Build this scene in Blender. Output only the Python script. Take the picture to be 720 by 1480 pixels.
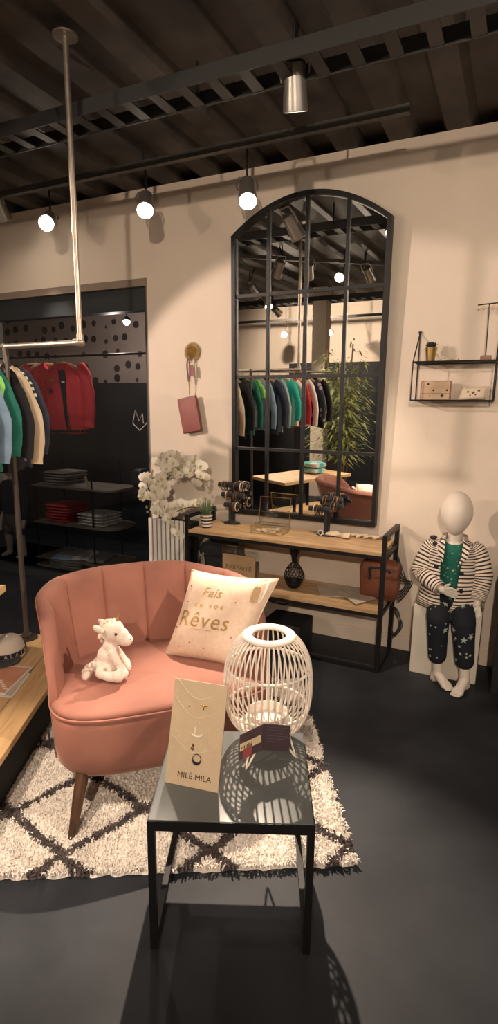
import bpy, math, random
from mathutils import Vector, Matrix, noise
random.seed(7)
PI = math.pi
for o in list(bpy.data.objects): bpy.data.objects.remove(o)
scn = bpy.context.scene
C = scn.collection
V = Vector

# ------------------------------------------------------------------ camera
CAM = V((0, -3.425, 1.5))
_pi, _ro, _ya = math.radians(12.05), math.radians(0.75), math.radians(25.5)
FW = V((-math.sin(_ya)*math.cos(_pi), math.cos(_ya)*math.cos(_pi), -math.sin(_pi)))
_r = V((math.cos(_ya), math.sin(_ya), 0)); _u = _r.cross(FW)
RT = _r*math.cos(_ro)+_u*math.sin(_ro); UP = RT.cross(FW)
cam = bpy.data.cameras.new('camera'); cam.sensor_fit = 'HORIZONTAL'; cam.sensor_width = 36
cam.lens = 40.0; cam.shift_y = 21/720; cam.clip_start = .05
co = bpy.data.objects.new('camera', cam); C.objects.link(co)
M3 = Matrix((RT, UP, -FW)).transposed()
co.matrix_world = Matrix.Translation(CAM) @ M3.to_4x4()
scn.camera = co

def P(x, y, Y=None, z=None):          # a sight line of the camera cut with a real plane of the room
    d = RT*((x-360)/800)-UP*((y-761)/800)+FW
    if Y is not None: return CAM+d*((Y-CAM.y)/d.y)
    return CAM+d*((z-CAM.z)/d.z)

# ------------------------------------------------------------------ world, view, lights
w = bpy.data.worlds.new('world'); scn.world = w; w.use_nodes = True
w.node_tree.nodes['Background'].inputs[0].default_value = (.010, .011, .014, 1)
w.node_tree.nodes['Background'].inputs[1].default_value = 1
vs = scn.view_settings
scn.display_settings.display_device = 'sRGB'
vs.view_transform = 'Standard'; vs.look = 'None'; vs.gamma = 1; vs.use_curve_mapping = False
vs.exposure = 0.0

def spot(loc, aim, power, size=60, blend=.5, rad=.04, col=(1, .80, .62), name='shop_spotlight'):
    l = bpy.data.lights.new(name, 'SPOT'); l.energy = power; l.spot_size = math.radians(size); l.spot_blend = blend
    l.shadow_soft_size = rad; l.color = col
    o = bpy.data.objects.new(name, l); C.objects.link(o)
    d = (V(aim)-V(loc)).normalized(); o.location = loc; o.rotation_euler = d.to_track_quat('-Z', 'Y').to_euler()
    return o
def area(loc, aim, power, sx, sy, col=(1, .82, .66)):
    l = bpy.data.lights.new('added_fill_light', 'AREA'); l.shape = 'RECTANGLE'; l.size = sx; l.size_y = sy; l.energy = power; l.color = col
    o = bpy.data.objects.new('added_fill_light', l); C.objects.link(o)
    d = (V(aim)-V(loc)).normalized(); o.location = loc; o.rotation_euler = d.to_track_quat('-Z', 'Y').to_euler()
    return o
KEY = spot((-3.75, -3.3, 2.62), (-1.15, 0, .95), 400, 42, .12, .05, (1, .78, .65))
SIDE = spot((.55, -5.6, 2.62), (-1.9, 0, 1.3), 430, 60, .6, .05)
CHL = spot((-3.0, -3.5, 2.62), (-1.85, -2.0, .3), 230, 54, .9, .05)
RUGL = spot((-1.1, -3.35, 2.68), (-1.42, -2.30, 0), 230, 26, .6, .04)
FILL = area((2.1, -3.4, 2.9), (1.2, -.8, .9), 45, 1.2, 1.6)  # added soft fill, kept out of the mirror's view; no real ceiling panel

# ------------------------------------------------------------------ materials
def mat(name, col, rough=.55, metal=0, col2=None, ns=8., nd=4, bump=0, bs=60., sheen=0, emit=None, es=0, trans=0, ior=1.45, spec=None, stretch=None, lo=.35, hi=.65, coat=0, sheencol=None):
    m = bpy.data.materials.new(name); m.use_nodes = True
    nt = m.node_tree; b = nt.nodes['Principled BSDF']; L = nt.links.new
    b.inputs['Base Color'].default_value = (*col, 1); b.inputs['Roughness'].default_value = rough; b.inputs['Metallic'].default_value = metal
    if spec is not None: b.inputs['Specular IOR Level'].default_value = spec
    if coat: b.inputs['Coat Weight'].default_value = coat
    b.inputs['IOR'].default_value = ior
    if sheen:
        b.inputs['Sheen Weight'].default_value = sheen; b.inputs['Sheen Roughness'].default_value = .35
        if sheencol: b.inputs['Sheen Tint'].default_value = (*sheencol, 1)
    if trans: b.inputs['Transmission Weight'].default_value = trans
    if emit: b.inputs['Emission Color'].default_value = (*emit, 1); b.inputs['Emission Strength'].default_value = es
    tc = nt.nodes.new('ShaderNodeTexCoord'); src = tc.outputs['Object']
    if stretch:
        mp = nt.nodes.new('ShaderNodeMapping'); mp.inputs['Scale'].default_value = stretch; L(src, mp.inputs[0]); src = mp.outputs[0]
    if col2 is not None:
        n = nt.nodes.new('ShaderNodeTexNoise'); n.inputs['Scale'].default_value = ns; n.inputs['Detail'].default_value = nd; L(src, n.inputs['Vector'])
        r = nt.nodes.new('ShaderNodeValToRGB'); r.color_ramp.elements[0].position = lo; r.color_ramp.elements[1].position = hi
        r.color_ramp.elements[0].color = (*col, 1); r.color_ramp.elements[1].color = (*col2, 1)
        L(n.outputs['Fac'], r.inputs[0]); L(r.outputs[0], b.inputs['Base Color'])
    if bump:
        n2 = nt.nodes.new('ShaderNodeTexNoise'); n2.inputs['Scale'].default_value = bs; n2.inputs['Detail'].default_value = 3; L(src, n2.inputs['Vector'])
        bp = nt.nodes.new('ShaderNodeBump'); bp.inputs['Strength'].default_value = bump; bp.inputs['Distance'].default_value = .01
        L(n2.outputs['Fac'], bp.inputs['Height']); L(bp.outputs[0], b.inputs['Normal'])
    return m
def stripes(name, ca, cb, freq, duty=.5, axis='UV', rough=.8, wob=0):
    m = mat(name, ca, rough); nt = m.node_tree; L = nt.links.new; b = nt.nodes['Principled BSDF']
    tc = nt.nodes.new('ShaderNodeTexCoord'); sp = nt.nodes.new('ShaderNodeSeparateXYZ')
    L(tc.outputs['UV' if axis == 'UV' else 'Object'], sp.inputs[0])
    s = sp.outputs[1 if axis == 'UV' else 'XYZ'.index(axis)]
    if wob:
        n = nt.nodes.new('ShaderNodeTexNoise'); n.inputs['Scale'].default_value = 14; L(tc.outputs['Object'], n.inputs['Vector'])
        a = nt.nodes.new('ShaderNodeMath'); a.operation = 'MULTIPLY_ADD'; a.inputs[1].default_value = wob; L(n.outputs['Fac'], a.inputs[0]); L(s, a.inputs[2]); s = a.outputs[0]
    mu = nt.nodes.new('ShaderNodeMath'); mu.operation = 'MULTIPLY'; mu.inputs[1].default_value = freq; L(s, mu.inputs[0])
    fr = nt.nodes.new('ShaderNodeMath'); fr.operation = 'FRACT'; L(mu.outputs[0], fr.inputs[0])
    lt = nt.nodes.new('ShaderNodeMath'); lt.operation = 'LESS_THAN'; lt.inputs[1].default_value = duty; L(fr.outputs[0], lt.inputs[0])
    mx = nt.nodes.new('ShaderNodeMix'); mx.data_type = 'RGBA'; mx.inputs[6].default_value = (*ca, 1); mx.inputs[7].default_value = (*cb, 1)
    L(lt.outputs[0], mx.inputs[0]); L(mx.outputs[2], b.inputs['Base Color'])
    return m
def dots(name, ca, cb, scale, r, rough=.7, rnd=1.0, stretch=None):
    m = mat(name, ca, rough); nt = m.node_tree; L = nt.links.new; b = nt.nodes['Principled BSDF']
    tc = nt.nodes.new('ShaderNodeTexCoord'); vo = nt.nodes.new('ShaderNodeTexVoronoi'); vo.inputs['Scale'].default_value = scale; vo.inputs['Randomness'].default_value = rnd
    src = tc.outputs['Object']
    if stretch:
        mp = nt.nodes.new('ShaderNodeMapping'); mp.inputs['Scale'].default_value = stretch; L(src, mp.inputs[0]); src = mp.outputs[0]
    L(src, vo.inputs['Vector'])
    lt = nt.nodes.new('ShaderNodeMath'); lt.operation = 'LESS_THAN'; lt.inputs[1].default_value = r; L(vo.outputs['Distance'], lt.inputs[0])
    mx = nt.nodes.new('ShaderNodeMix'); mx.data_type = 'RGBA'; mx.inputs[6].default_value = (*ca, 1); mx.inputs[7].default_value = (*cb, 1)
    L(lt.outputs[0], mx.inputs[0]); L(mx.outputs[2], b.inputs['Base Color'])
    return m
def wood(name, ca, cb, plank=None, axis=1, along=0, rough=.5, sc=1.0):
    m = mat(name, ca, rough); nt = m.node_tree; L = nt.links.new; b = nt.nodes['Principled BSDF']
    tc = nt.nodes.new('ShaderNodeTexCoord'); mp = nt.nodes.new('ShaderNodeMapping')
    s = [14*sc, 14*sc, 14*sc]; s[along] = 1.6*sc; mp.inputs['Scale'].default_value = s
    L(tc.outputs['Object'], mp.inputs[0])
    n = nt.nodes.new('ShaderNodeTexNoise'); n.inputs['Scale'].default_value = 2.2; n.inputs['Detail'].default_value = 6; n.inputs['Distortion'].default_value = .8; L(mp.outputs[0], n.inputs['Vector'])
    r = nt.nodes.new('ShaderNodeValToRGB'); r.color_ramp.elements[0].position = .3; r.color_ramp.elements[1].position = .68
    r.color_ramp.elements[0].color = (*cb, 1); r.color_ramp.elements[1].color = (*ca, 1); L(n.outputs['Fac'], r.inputs[0])
    out = r.outputs[0]
    if plank:
        sp = nt.nodes.new('ShaderNodeSeparateXYZ'); L(tc.outputs['Object'], sp.inputs[0])
        mu = nt.nodes.new('ShaderNodeMath'); mu.operation = 'MULTIPLY'; mu.inputs[1].default_value = 1/plank; L(sp.outputs[axis], mu.inputs[0])
        fr = nt.nodes.new('ShaderNodeMath'); fr.operation = 'FRACT'; L(mu.outputs[0], fr.inputs[0])
        lt = nt.nodes.new('ShaderNodeMath'); lt.operation = 'LESS_THAN'; lt.inputs[1].default_value = .03; L(fr.outputs[0], lt.inputs[0])
        mx = nt.nodes.new('ShaderNodeMix'); mx.data_type = 'RGBA'; mx.inputs[7].default_value = (cb[0]*.35, cb[1]*.35, cb[2]*.35, 1)
        L(lt.outputs[0], mx.inputs[0]); L(out, mx.inputs[6]); out = mx.outputs[2]
    L(out, b.inputs['Base Color'])
    return m

# ------------------------------------------------------------------ mesh builder
class MB:
    def __init__(s): s.v = []; s.f = []; s.uv = {}; s.mi = {}; s.M = Matrix.Identity(4); s.m = 0
    def _add(s, vs, fs, uvs=None):
        b = len(s.v); s.v += [s.M @ V(p) for p in vs]
        for i, f in enumerate(fs):
            if s.m: s.mi[len(s.f)] = s.m
            if uvs: s.uv[len(s.f)] = uvs[i]
            s.f.append([b+k for k in f])
        return s
    def box(s, c, d, rz=0, M=None):
        x, y, z = d[0]/2, d[1]/2, d[2]/2; c = V(c)
        T = Matrix.Translation(c) @ (M if M is not None else Matrix.Rotation(rz, 4, 'Z'))
        vs = [T @ V((i*x, j*y, k*z)) for i in (-1, 1) for j in (-1, 1) for k in (-1, 1)]
        return s._add(vs, [(0, 1, 3, 2), (4, 6, 7, 5), (0, 4, 5, 1), (2, 3, 7, 6), (0, 2, 6, 4), (1, 5, 7, 3)])
    def b2(s, lo, hi):
        return s.box([(lo[i]+hi[i])/2 for i in range(3)], [abs(hi[i]-lo[i]) for i in range(3)])
    def rings(s, R, cap=True, closed=True, loop=False):
        n = len(R[0]); vs = [p for r in R for p in r]; fs = []; uv = []
        L = len(R); tot = L if loop else L-1
        for i in range(tot):
            j = (i+1) % L
            for k in range(n if closed else n-1):
                q = (k+1) % n
                fs.append((i*n+k, i*n+q, j*n+q, j*n+k))
                uv.append([(k/n, i/tot), ((k+1)/n, i/tot), ((k+1)/n, (i+1)/tot), (k/n, (i+1)/tot)])
        if cap and not loop:
            fs.append(tuple(range(n))[::-1]); uv.append([(0, 0)]*n); fs.append(tuple((L-1)*n+k for k in range(n))); uv.append([(0, 1)]*n)
        return s._add(vs, fs, uv)
    def tube(s, pts, r, n=8, loop=False, flat=1.0, up=None, cap=True):
        pts = [V(p) for p in pts]; N = len(pts); rr = r if isinstance(r, (list, tuple)) else [r]*N
        T = []
        for i in range(N):
            a = pts[(i-1) % N] if (loop or i > 0) else pts[i]; b = pts[(i+1) % N] if (loop or i < N-1) else pts[i]
            T.append((b-a).normalized())
        u = V(up) if up else (V((0, 0, 1)) if abs(T[0].z) < .9 else V((1, 0, 0)))
        R = []
        for i in range(N):
            u = (u-T[i]*u.dot(T[i]));
            if u.length < 1e-6: u = V((1, 0, 0))-T[i]*T[i].x
            u.normalize(); w_ = T[i].cross(u)
            R.append([pts[i]+(u*math.cos(2*PI*k/n)*flat+w_*math.sin(2*PI*k/n))*rr[i] for k in range(n)])
        return s.rings(R, cap, True, loop)
    def lathe(s, prof, n=24, c=(0, 0, 0), M=None, cap=True, sx=1, sy=1):
        T = Matrix.Translation(V(c)) @ (M if M is not None else Matrix.Identity(4))
        R = [[T @ V((r*sx*math.cos(2*PI*k/n), r*sy*math.sin(2*PI*k/n), z)) for k in range(n)] for r, z in prof]
        return s.rings(R, cap)
    def ell(s, c, r, nu=16, nv=10, M=None, fn=None):
        if not hasattr(r, '__len__'): r = (r, r, r)
        T = Matrix.Translation(V(c)) @ (M if M is not None else Matrix.Identity(4)); R = []
        for i in range(1, nv):
            t = PI*i/nv; row = []
            for k in range(nu):
                a = 2*PI*k/nu; p = V((math.sin(t)*math.cos(a), math.sin(t)*math.sin(a), -math.cos(t)))
                p = V((p.x*r[0], p.y*r[1], p.z*r[2]))
                if fn: p = fn(p)
                row.append(T @ p)
            R.append(row)
        b = len(s.v); s.rings(R, False)
        p0 = V((0, 0, -r[2])); p1 = V((0, 0, r[2]))
        if fn: p0 = fn(p0); p1 = fn(p1)
        s.v.append(s.M @ (T @ p0)); s.v.append(s.M @ (T @ p1)); a0 = len(s.v)-2; a1 = a0+1; L0 = b+(nv-2)*nu
        for k in range(nu):
            if s.m: s.mi[len(s.f)] = s.m; s.mi[len(s.f)+1] = s.m
            s.f.append([a0, b+(k+1) % nu, b+k]); s.f.append([a1, L0+k, L0+(k+1) % nu])
        return s
    def cap2(s, a, b, ra, rb, n=12):      # capsule with two radii
        a = V(a); b = V(b); s.tube([a, b], [ra, rb], n); s.ell(a, ra, n, 8); s.ell(b, rb, n, 8); return s
    def chain(s, pts, rr, n=12):
        for i in range(len(pts)-1): s.cap2(pts[i], pts[i+1], rr[i], rr[i+1], n)
        return s
    def prism(s, poly, h0, h1, T=None):
        T = T if T is not None else Matrix.Identity(4); n = len(poly)
        vs = [T @ V((p[0], p[1], h0)) for p in poly]+[T @ V((p[0], p[1], h1)) for p in poly]
        fs = [tuple(range(n))[::-1], tuple(range(n, 2*n))]+[(k, (k+1) % n, n+(k+1) % n, n+k) for k in range(n)]
        return s._add(vs, fs)
    def grid(s, fn, nu, nv, cu=False):
        vs = [fn(i/nu, j/nv) for j in range(nv+1) for i in range(nu+1)]; W = nu+1
        fs = []; uv = []
        for j in range(nv):
            for i in range(nu):
                fs.append((j*W+i, j*W+i+1, (j+1)*W+i+1, (j+1)*W+i))
                uv.append([(i/nu, j/nv), ((i+1)/nu, j/nv), ((i+1)/nu, (j+1)/nv), (i/nu, (j+1)/nv)])
        return s._add(vs, fs, uv)
    def build(s, name, m, parent=None, smooth=True, bevel=0, sub=0, solid=0, remesh=0, rsm=4, world=True, label=None, cat=None, group=None, kind=None, sharp=40):
        root = parent
        while root is not None and root.parent is not None: root = root.parent
        vs = s.v; loc = V((0, 0, 0))
        if root is not None:
            if world:
                inv = root.matrix_basis.inverted(); vs = [inv @ v for v in vs]
        else:
            lo = [min(v[i] for v in vs) for i in range(3)]; hi = [max(v[i] for v in vs) for i in range(3)]
            loc = V(((lo[0]+hi[0])/2, (lo[1]+hi[1])/2, lo[2])); vs = [v-loc for v in vs]
        me = bpy.data.meshes.new(name); me.from_pydata([tuple(v) for v in vs], [], s.f)
        if s.uv:
            ul = me.uv_layers.new(name='UVMap')
            for pi_, p in enumerate(me.polygons):
                u = s.uv.get(pi_)
                if u and len(u) == len(p.loop_indices):
                    for li, q in zip(p.loop_indices, u): ul.data[li].uv = q
        for mm in (m if isinstance(m, (list, tuple)) else [m]): me.materials.append(mm)
        for i, k in s.mi.items(): me.polygons[i].material_index = k
        o = bpy.data.objects.new(name, me); C.objects.link(o); o.location = loc
        if remesh:
            r = o.modifiers.new('r', 'REMESH'); r.mode = 'VOXEL'; r.voxel_size = remesh; r.use_smooth_shade = True
            q = o.modifiers.new('s', 'SMOOTH'); q.factor = .5; q.iterations = rsm
        if solid: q = o.modifiers.new('t', 'SOLIDIFY'); q.thickness = solid; q.offset = 0
        if bevel: q = o.modifiers.new('b', 'BEVEL'); q.width = bevel; q.segments = 2; q.limit_method = 'ANGLE'; q.angle_limit = math.radians(50)
        if sub: q = o.modifiers.new('u', 'SUBSURF'); q.levels = sub; q.render_levels = sub
        if smooth:
            for p in me.polygons: p.use_smooth = True
            if not remesh and not sub:
                try: me.set_sharp_from_angle(angle=math.radians(sharp))
                except Exception: pass
        if parent is not None: o.parent = parent
        tag(o, label, cat, group, kind)
        return o
def tag(o, label=None, cat=None, group=None, kind=None):
    if label: o['label'] = label
    if cat: o['category'] = cat
    if group: o['group'] = group
    if kind: o['kind'] = kind
    return o
def thing(name, label, cat, loc=(0, 0, 0), rz=0, group=None, R=None):
    o = bpy.data.objects.new(name, None); C.objects.link(o); o.empty_display_size = .1
    o.location = loc; o.rotation_euler = R if R else (0, 0, rz)
    sc = o.rotation_euler.to_matrix().to_4x4(); o.matrix_basis = Matrix.Translation(V(loc)) @ sc
    return tag(o, label, cat, group)
KIDS = lambda r: [c for c in bpy.data.objects if c.parent == r]
def dup(root, loc, rz=0, label=None, group=None, R=None, scale=None, mats=None):
    r = root.copy(); C.objects.link(r); r.location = loc; r.rotation_euler = R if R else (0, 0, rz)
    if scale: r.scale = scale if hasattr(scale, '__len__') else (scale,)*3
    if label: r['label'] = label
    if group: r['group'] = group
    def rec(a, b):
        for ch in KIDS(a):
            if ch == b: continue
            c = ch.copy(); C.objects.link(c); c.parent = b; rec(ch, c)
    rec(root, r)
    return r
FONTB = None
def text(s, size, m, parent, o, x, up, ext=.0006, name='lettering', space=1.0, align='CENTER', shear=0):
    cu = bpy.data.curves.new('t', 'FONT'); cu.body = s; cu.size = size; cu.align_x = align; cu.align_y = 'CENTER'; cu.extrude = ext; cu.space_character = space; cu.shear = shear
    cu.resolution_u = 3
    t = bpy.data.objects.new('t', cu); C.objects.link(t)
    me = bpy.data.meshes.new_from_object(t.evaluated_get(bpy.context.evaluated_depsgraph_get()))
    bpy.data.objects.remove(t)
    x = V(x).normalized(); up = V(up); up = (up-x*up.dot(x)).normalized(); n = x.cross(up)
    T = Matrix.Translation(V(o)) @ Matrix((x, up, n)).transposed().to_4x4()
    root = parent
    while root.parent is not None: root = root.parent
    T = root.matrix_basis.inverted() @ T
    me.transform(T); me.materials.clear(); me.materials.append(m); me.name = name
    ob = bpy.data.objects.new(name, me); C.objects.link(ob); ob.parent = parent
    return ob
def struct(name, b, m, **k): return b.build(name, m, kind='structure', smooth=False, **k)
def lerp(a, b, t): return a+(b-a)*t
def sstep(t): t = max(0, min(1, t)); return t*t*(3-2*t)
def arc(pts, n=8):                 # smooth curve through the points
    pts = [V(p) for p in pts]; out = []
    for i in range(len(pts)-1):
        p0 = pts[max(i-1, 0)]; p1 = pts[i]; p2 = pts[i+1]; p3 = pts[min(i+2, len(pts)-1)]
        for k in range(n):
            t = k/n; out.append(.5*((2*p1)+(p2-p0)*t+(2*p0-5*p1+4*p2-p3)*t*t+(3*p1-p0-3*p2+p3)*t**3))
    out.append(pts[-1]); return out

m_wall = mat('plaster_cream', (.69, .59, .49), .85, col2=(.72, .62, .52), ns=3, bump=.15, bs=90)
m_ceil = mat('ceiling_deck', (.040, .034, .031), .6, col2=(.075, .062, .055), ns=5)
m_floor = mat('dark_vinyl_floor', (.018, .021, .027), .55, spec=.3, col2=(.032, .036, .044), ns=3.5, nd=8, bump=.05, bs=20)
m_black = mat('black_steel', (.010, .010, .011), .45, spec=.35)
m_blackmat = mat('matt_black', (.012, .012, .014), .75)
m_white = mat('white_paint', (.78, .74, .68), .4)
m_grey = mat('raw_steel_pipe', (.36, .31, .26), .38, metal=.8, col2=(.28, .24, .2), ns=20)
m_oak = wood('light_oak', (.70, .47, .24), (.52, .32, .15), plank=.145, axis=0, along=1, sc=1)
m_oakc = wood('console_oak', (.64, .43, .24), (.38, .23, .11), along=0, sc=1)
m_brass = mat('brass', (.62, .42, .16), .3, metal=1)
m_gold = mat('gold_foil', (.55, .36, .12), .35, metal=.8)
m_darkframe = mat('anthracite_frame', (.03, .036, .042), .5)
m_taupe = mat('taupe_reveal', (.26, .2, .16), .8)
m_ink = mat('dark_ink', (.03, .022, .02), .7)
# ------------------------------------------------------------------ room
ZC = 2.95
XL, XR, YF = -5.6, 3.0, -6.2
WX0, WX1, WZ = -5.2, -2.452, 2.385
b = MB(); b.b2((XL, YF, -.1), (XR, 3.0, 0)); struct('floor', b, m_floor)
b = MB()
prof = []
x = XL
while x < XR:
    prof += [(x, ZC), (x+.12, ZC), (x+.15, ZC+.05), (x+.27, ZC+.05)]; x += .30
prof += [(x, ZC), (x, ZC+.12), (XL, ZC+.12)]
Tm = Matrix(((1, 0, 0, 0), (0, 0, 1, 0), (0, 1, 0, 0), (0, 0, 0, 1)))
b.prism(prof, YF-.1, .2, Tm)
struct('ceiling', b, m_ceil)
b = MB(); b.b2((WX1, 0, 0), (XR+.1, .2, ZC)); b.b2((WX0, 0, WZ), (WX1, .2, ZC)); b.b2((XL, 0, 0), (WX0, .2, ZC)); struct('wall_back', b, m_wall)
b = MB(); b.b2((XL-.1, YF, 0), (XL, 3.0, ZC)); struct('wall_left', b, m_wall)
b = MB(); b.b2((XR, YF, 0), (XR+.1, 0, ZC)); struct('wall_right', b, m_wall)
b = MB(); b.b2((XL, YF-.1, 0), (XR, YF, ZC)); struct('wall_front', b, m_wall)
b = MB(); b.b2((WX1+.02, -.014, 0), (XR, -.001, .085)); b.b2((WX1+.02, -.010, .085), (XR, -.001, .092)); struct('baseboard_back', b, m_wall)
b = MB(); b.b2((-.0, 0, 0), (0.01, .01, .01))
# shop window: reveal, header, posts
b = MB()
b.b2((WX0, .002, WZ-.05), (WX1, .06, WZ)); b.b2((WX1-.012, .002, 0), (WX1, .06, WZ-.05)); struct('trim_1', b, m_taupe)
b = MB()
b.b2((WX0, .05, WZ-.20), (WX1-.012, .14, WZ-.05))
b.b2((WX1-.06, .05, 0), (WX1-.012, .14, WZ-.2)); b.b2((-4.60, .05, .06), (-4.52, .13, WZ-.2)); b.b2((WX0, .05, 0), (WX1-.06, .14, .06)); b.b2((WX0, .05, .06), (WX0+.05, .14, WZ-.2))
struct('window_1', b, m_darkframe)
def glass(name, tint, refl):
    m = bpy.data.materials.new(name); m.use_nodes = True; nt = m.node_tree; nt.nodes.clear(); L = nt.links.new
    o = nt.nodes.new('ShaderNodeOutputMaterial'); mx = nt.nodes.new('ShaderNodeMixShader'); t = nt.nodes.new('ShaderNodeBsdfTransparent'); g = nt.nodes.new('ShaderNodeBsdfGlossy')
    lw = nt.nodes.new('ShaderNodeLayerWeight'); pw = nt.nodes.new('ShaderNodeMath'); pw.operation = 'POWER'; pw.inputs[1].default_value = 4
    f = nt.nodes.new('ShaderNodeMath'); f.operation = 'MULTIPLY_ADD'; f.inputs[1].default_value = .6; f.inputs[2].default_value = refl
    L(lw.outputs['Facing'], pw.inputs[0]); L(pw.outputs[0], f.inputs[0])
    t.inputs[0].default_value = (*tint, 1); g.inputs['Roughness'].default_value = .015
    L(f.outputs[0], mx.inputs[0]); L(t.outputs[0], mx.inputs[1]); L(g.outputs[0], mx.inputs[2]); L(mx.outputs[0], o.inputs[0])
    return m
m_glass = glass('window_glass', (.80, .83, .86), .035)
m_clear = glass('clear_glass', (.96, .97, .965), .03)
b = MB(); b.b2((WX0+.05, .09, .06), (-4.60, .096, WZ-.2)); b.b2((-4.52, .09, .06), (WX1-.06, .096, WZ-.2)); struct('window_pane', b, m_glass)
# window bay behind the glass
m_dot = dots('dotted_reflection', (.26, .20, .17), (.03, .02, .02), 7.0, .30, .8, rnd=.4, stretch=(1, 0, 1))  # dots painted on the bay wall stand in for a reflected peg-board
m_dark = mat('dark_bay_wall', (.016, .018, .022), .7)
b = MB(); b.b2((XL, 1.5, 1.75), (WX1+.1, 1.55, 2.6)); struct('trim_2', b, m_dot)
b = MB(); b.b2((XL, 1.5, 0), (WX1+.1, 1.55, 1.75)); b.b2((WX1, .2, 0), (WX1+.05, 1.5, 2.6)); b.b2((XL, .2, 2.6), (WX1+.1, 1.55, 2.65)); struct('wall_bay', b, m_dark)
# column seen in the mirror
b = MB(); b.b2((-2.78, -4.75, 0), (-2.58, -4.55, ZC)); struct('trim_3', b, m_wall)
# crown emblem on the glass
ct = []
for q in ((195.5, 592.5), (201, 608), (206, 598), (207.5, 612), (213, 611), (202, 622), (192, 612)):
    ct.append(P(q[0], q[1], Y=.082))
b = MB()
b.tube(ct, .0035, 6, loop=True)
b.build('crown_sticker', mat('pale_vinyl', (.5, .48, .45), .6), label='pale outline crown sticker tilted on the dark window glass', cat='sticker')
# ------------------------------------------------------------------ rug
RO = V((-.366, -1.809, 0)); RU = V((.872, .489, 0)).normalized(); RV = V((-.489, .872, 0)).normalized()
m_pile = mat('cream_shag', (.90, .84, .77), .95, col2=(.82, .75, .67), ns=30, sheen=.3)
m_piled = mat('charcoal_shag', (.075, .06, .062), .95, col2=(.12, .095, .09), ns=30)
rug = thing('shag_rug', 'cream shag rug with charcoal diamond lattice under the pink armchair', 'rug', RO+RU*-.67+RV*.6)
def rugdark(u, v):
    p = (u+.976)/.243; q = (v-.03)/.215
    n = noise.noise(V((u*9, v*9, 0)))*.035+noise.noise(V((u*40, v*40, 3)))*.03
    d = min(abs(((p+q)/2+n)-round((p+q)/2+n)), abs(((p-q)/2+n)-round((p-q)/2+n)))
    return d < .052
U0, U1, V0, V1 = -1.42, 0, -.035, 1.24
def rp(i, j):
    u = lerp(U0, U1, i); v = lerp(V0, V1, j)
    e = min(i, 1-i, j, 1-j)
    z = .020*sstep(e/.012)+.004*noise.noise(V((u*14, v*14, 1)))+.002
    if e < .004: z = .001
    e2 = .012*noise.noise(V((u*25, v*25, 7))) if e < .01 else 0
    p = RO+RU*(u+e2)+RV*(v+e2); p.z = z; return p
b = MB(); b.grid(rp, 150, 134)
for j in range(134):
    for i in range(150):
        if rugdark(lerp(U0, U1, (i+.5)/150), lerp(V0, V1, (j+.5)/134)): b.mi[j*150+i] = 1
b.build('rug_base', [m_pile, m_piled], rug)
b = MB()
for k in range(52000):
    u = random.uniform(U0, U1+.008); v = random.uniform(V0-.008, V1)
    dk = rugdark(u, v); p = RO+RU*u+RV*v; p.z = .012
    a = random.uniform(0, 2*PI); l = random.uniform(.008, .017); h = random.uniform(.012, .022); wdt = random.uniform(.0024, .0042)
    d = V((math.cos(a), math.sin(a), 0)); s_ = V((-d.y, d.x, 0))*wdt
    b.m = 1 if dk else 0
    b._add([p-s_, p+s_, p+d*l*.55+V((0, 0, h))+s_*.8, p+d*l*.55+V((0, 0, h))-s_*.8, p+d*l*1.2+V((0, 0, h*.8))], [(0, 1, 2, 3), (3, 2, 4)])
b.build('pile', [m_pile, m_piled], rug, kind='stuff')

# ------------------------------------------------------------------ armchair
m_velvet = mat('dusty_pink_velvet', (.335, .138, .100), .78, col2=(.235, .095, .070), ns=5, nd=5, sheen=.25, sheencol=(1, .7, .55), bump=.05, bs=12, lo=.3, hi=.75)
m_walnut = wood('walnut_leg', (.09, .045, .025), (.045, .022, .013), along=2, rough=.35)
CH = thing('tub_armchair', 'dusty pink velvet tub armchair with channelled back and dark wooden legs', 'armchair', (-1.023, -1.893, 0), PI/4)
A_, BF, BB, CY = .425, .30, .335, .275
def outl(t, off=0):
    c, s_ = math.cos(t), math.sin(t)
    if s_ >= 0: e = 2/2.35; x = math.copysign(abs(c)**e, c)*(A_+off); y = abs(s_)**e*(BB+off)
    else: e = 2/4.2; x = math.copysign(abs(c)**e, c)*(A_+off); y = -abs(s_)**e*(BF+off)
    return x, CY+y
# apron / seat body
R = []
for z, off in ((.200, -.085), (.196, -.05), (.205, -.030), (.235, -.012), (.30, -.004), (.40, -.002), (.432, -.004), (.440, -.012), (.442, -.05)):
    R.append([V((*outl(2*PI*k/96, off), z+(.012*sstep((outl(2*PI*k/96)[1])/.5) if z < .25 else 0))) for k in range(96)])
b = MB(); b.rings(R); b.build('seat_base', m_velvet, CH, world=False, sharp=80)
# piping round the seat front
b = MB(); b.tube([V((*outl(2*PI*k/96, .001), .440)) for k in range(96)], .005, 6, loop=True); b.build('piping', m_velvet, CH, world=False)
R = []
for z, off in ((.436, -.012), (.446, -.002), (.456, -.006), (.463, -.02), (.469, -.05), (.474, -.12), (.477, -.22)):
    R.append([V((*outl(2*PI*k/96, off), z)) for k in range(96)])
b = MB(); b.rings(R); b.build('seat_cushion', m_velvet, CH, world=False, sharp=80)
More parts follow.
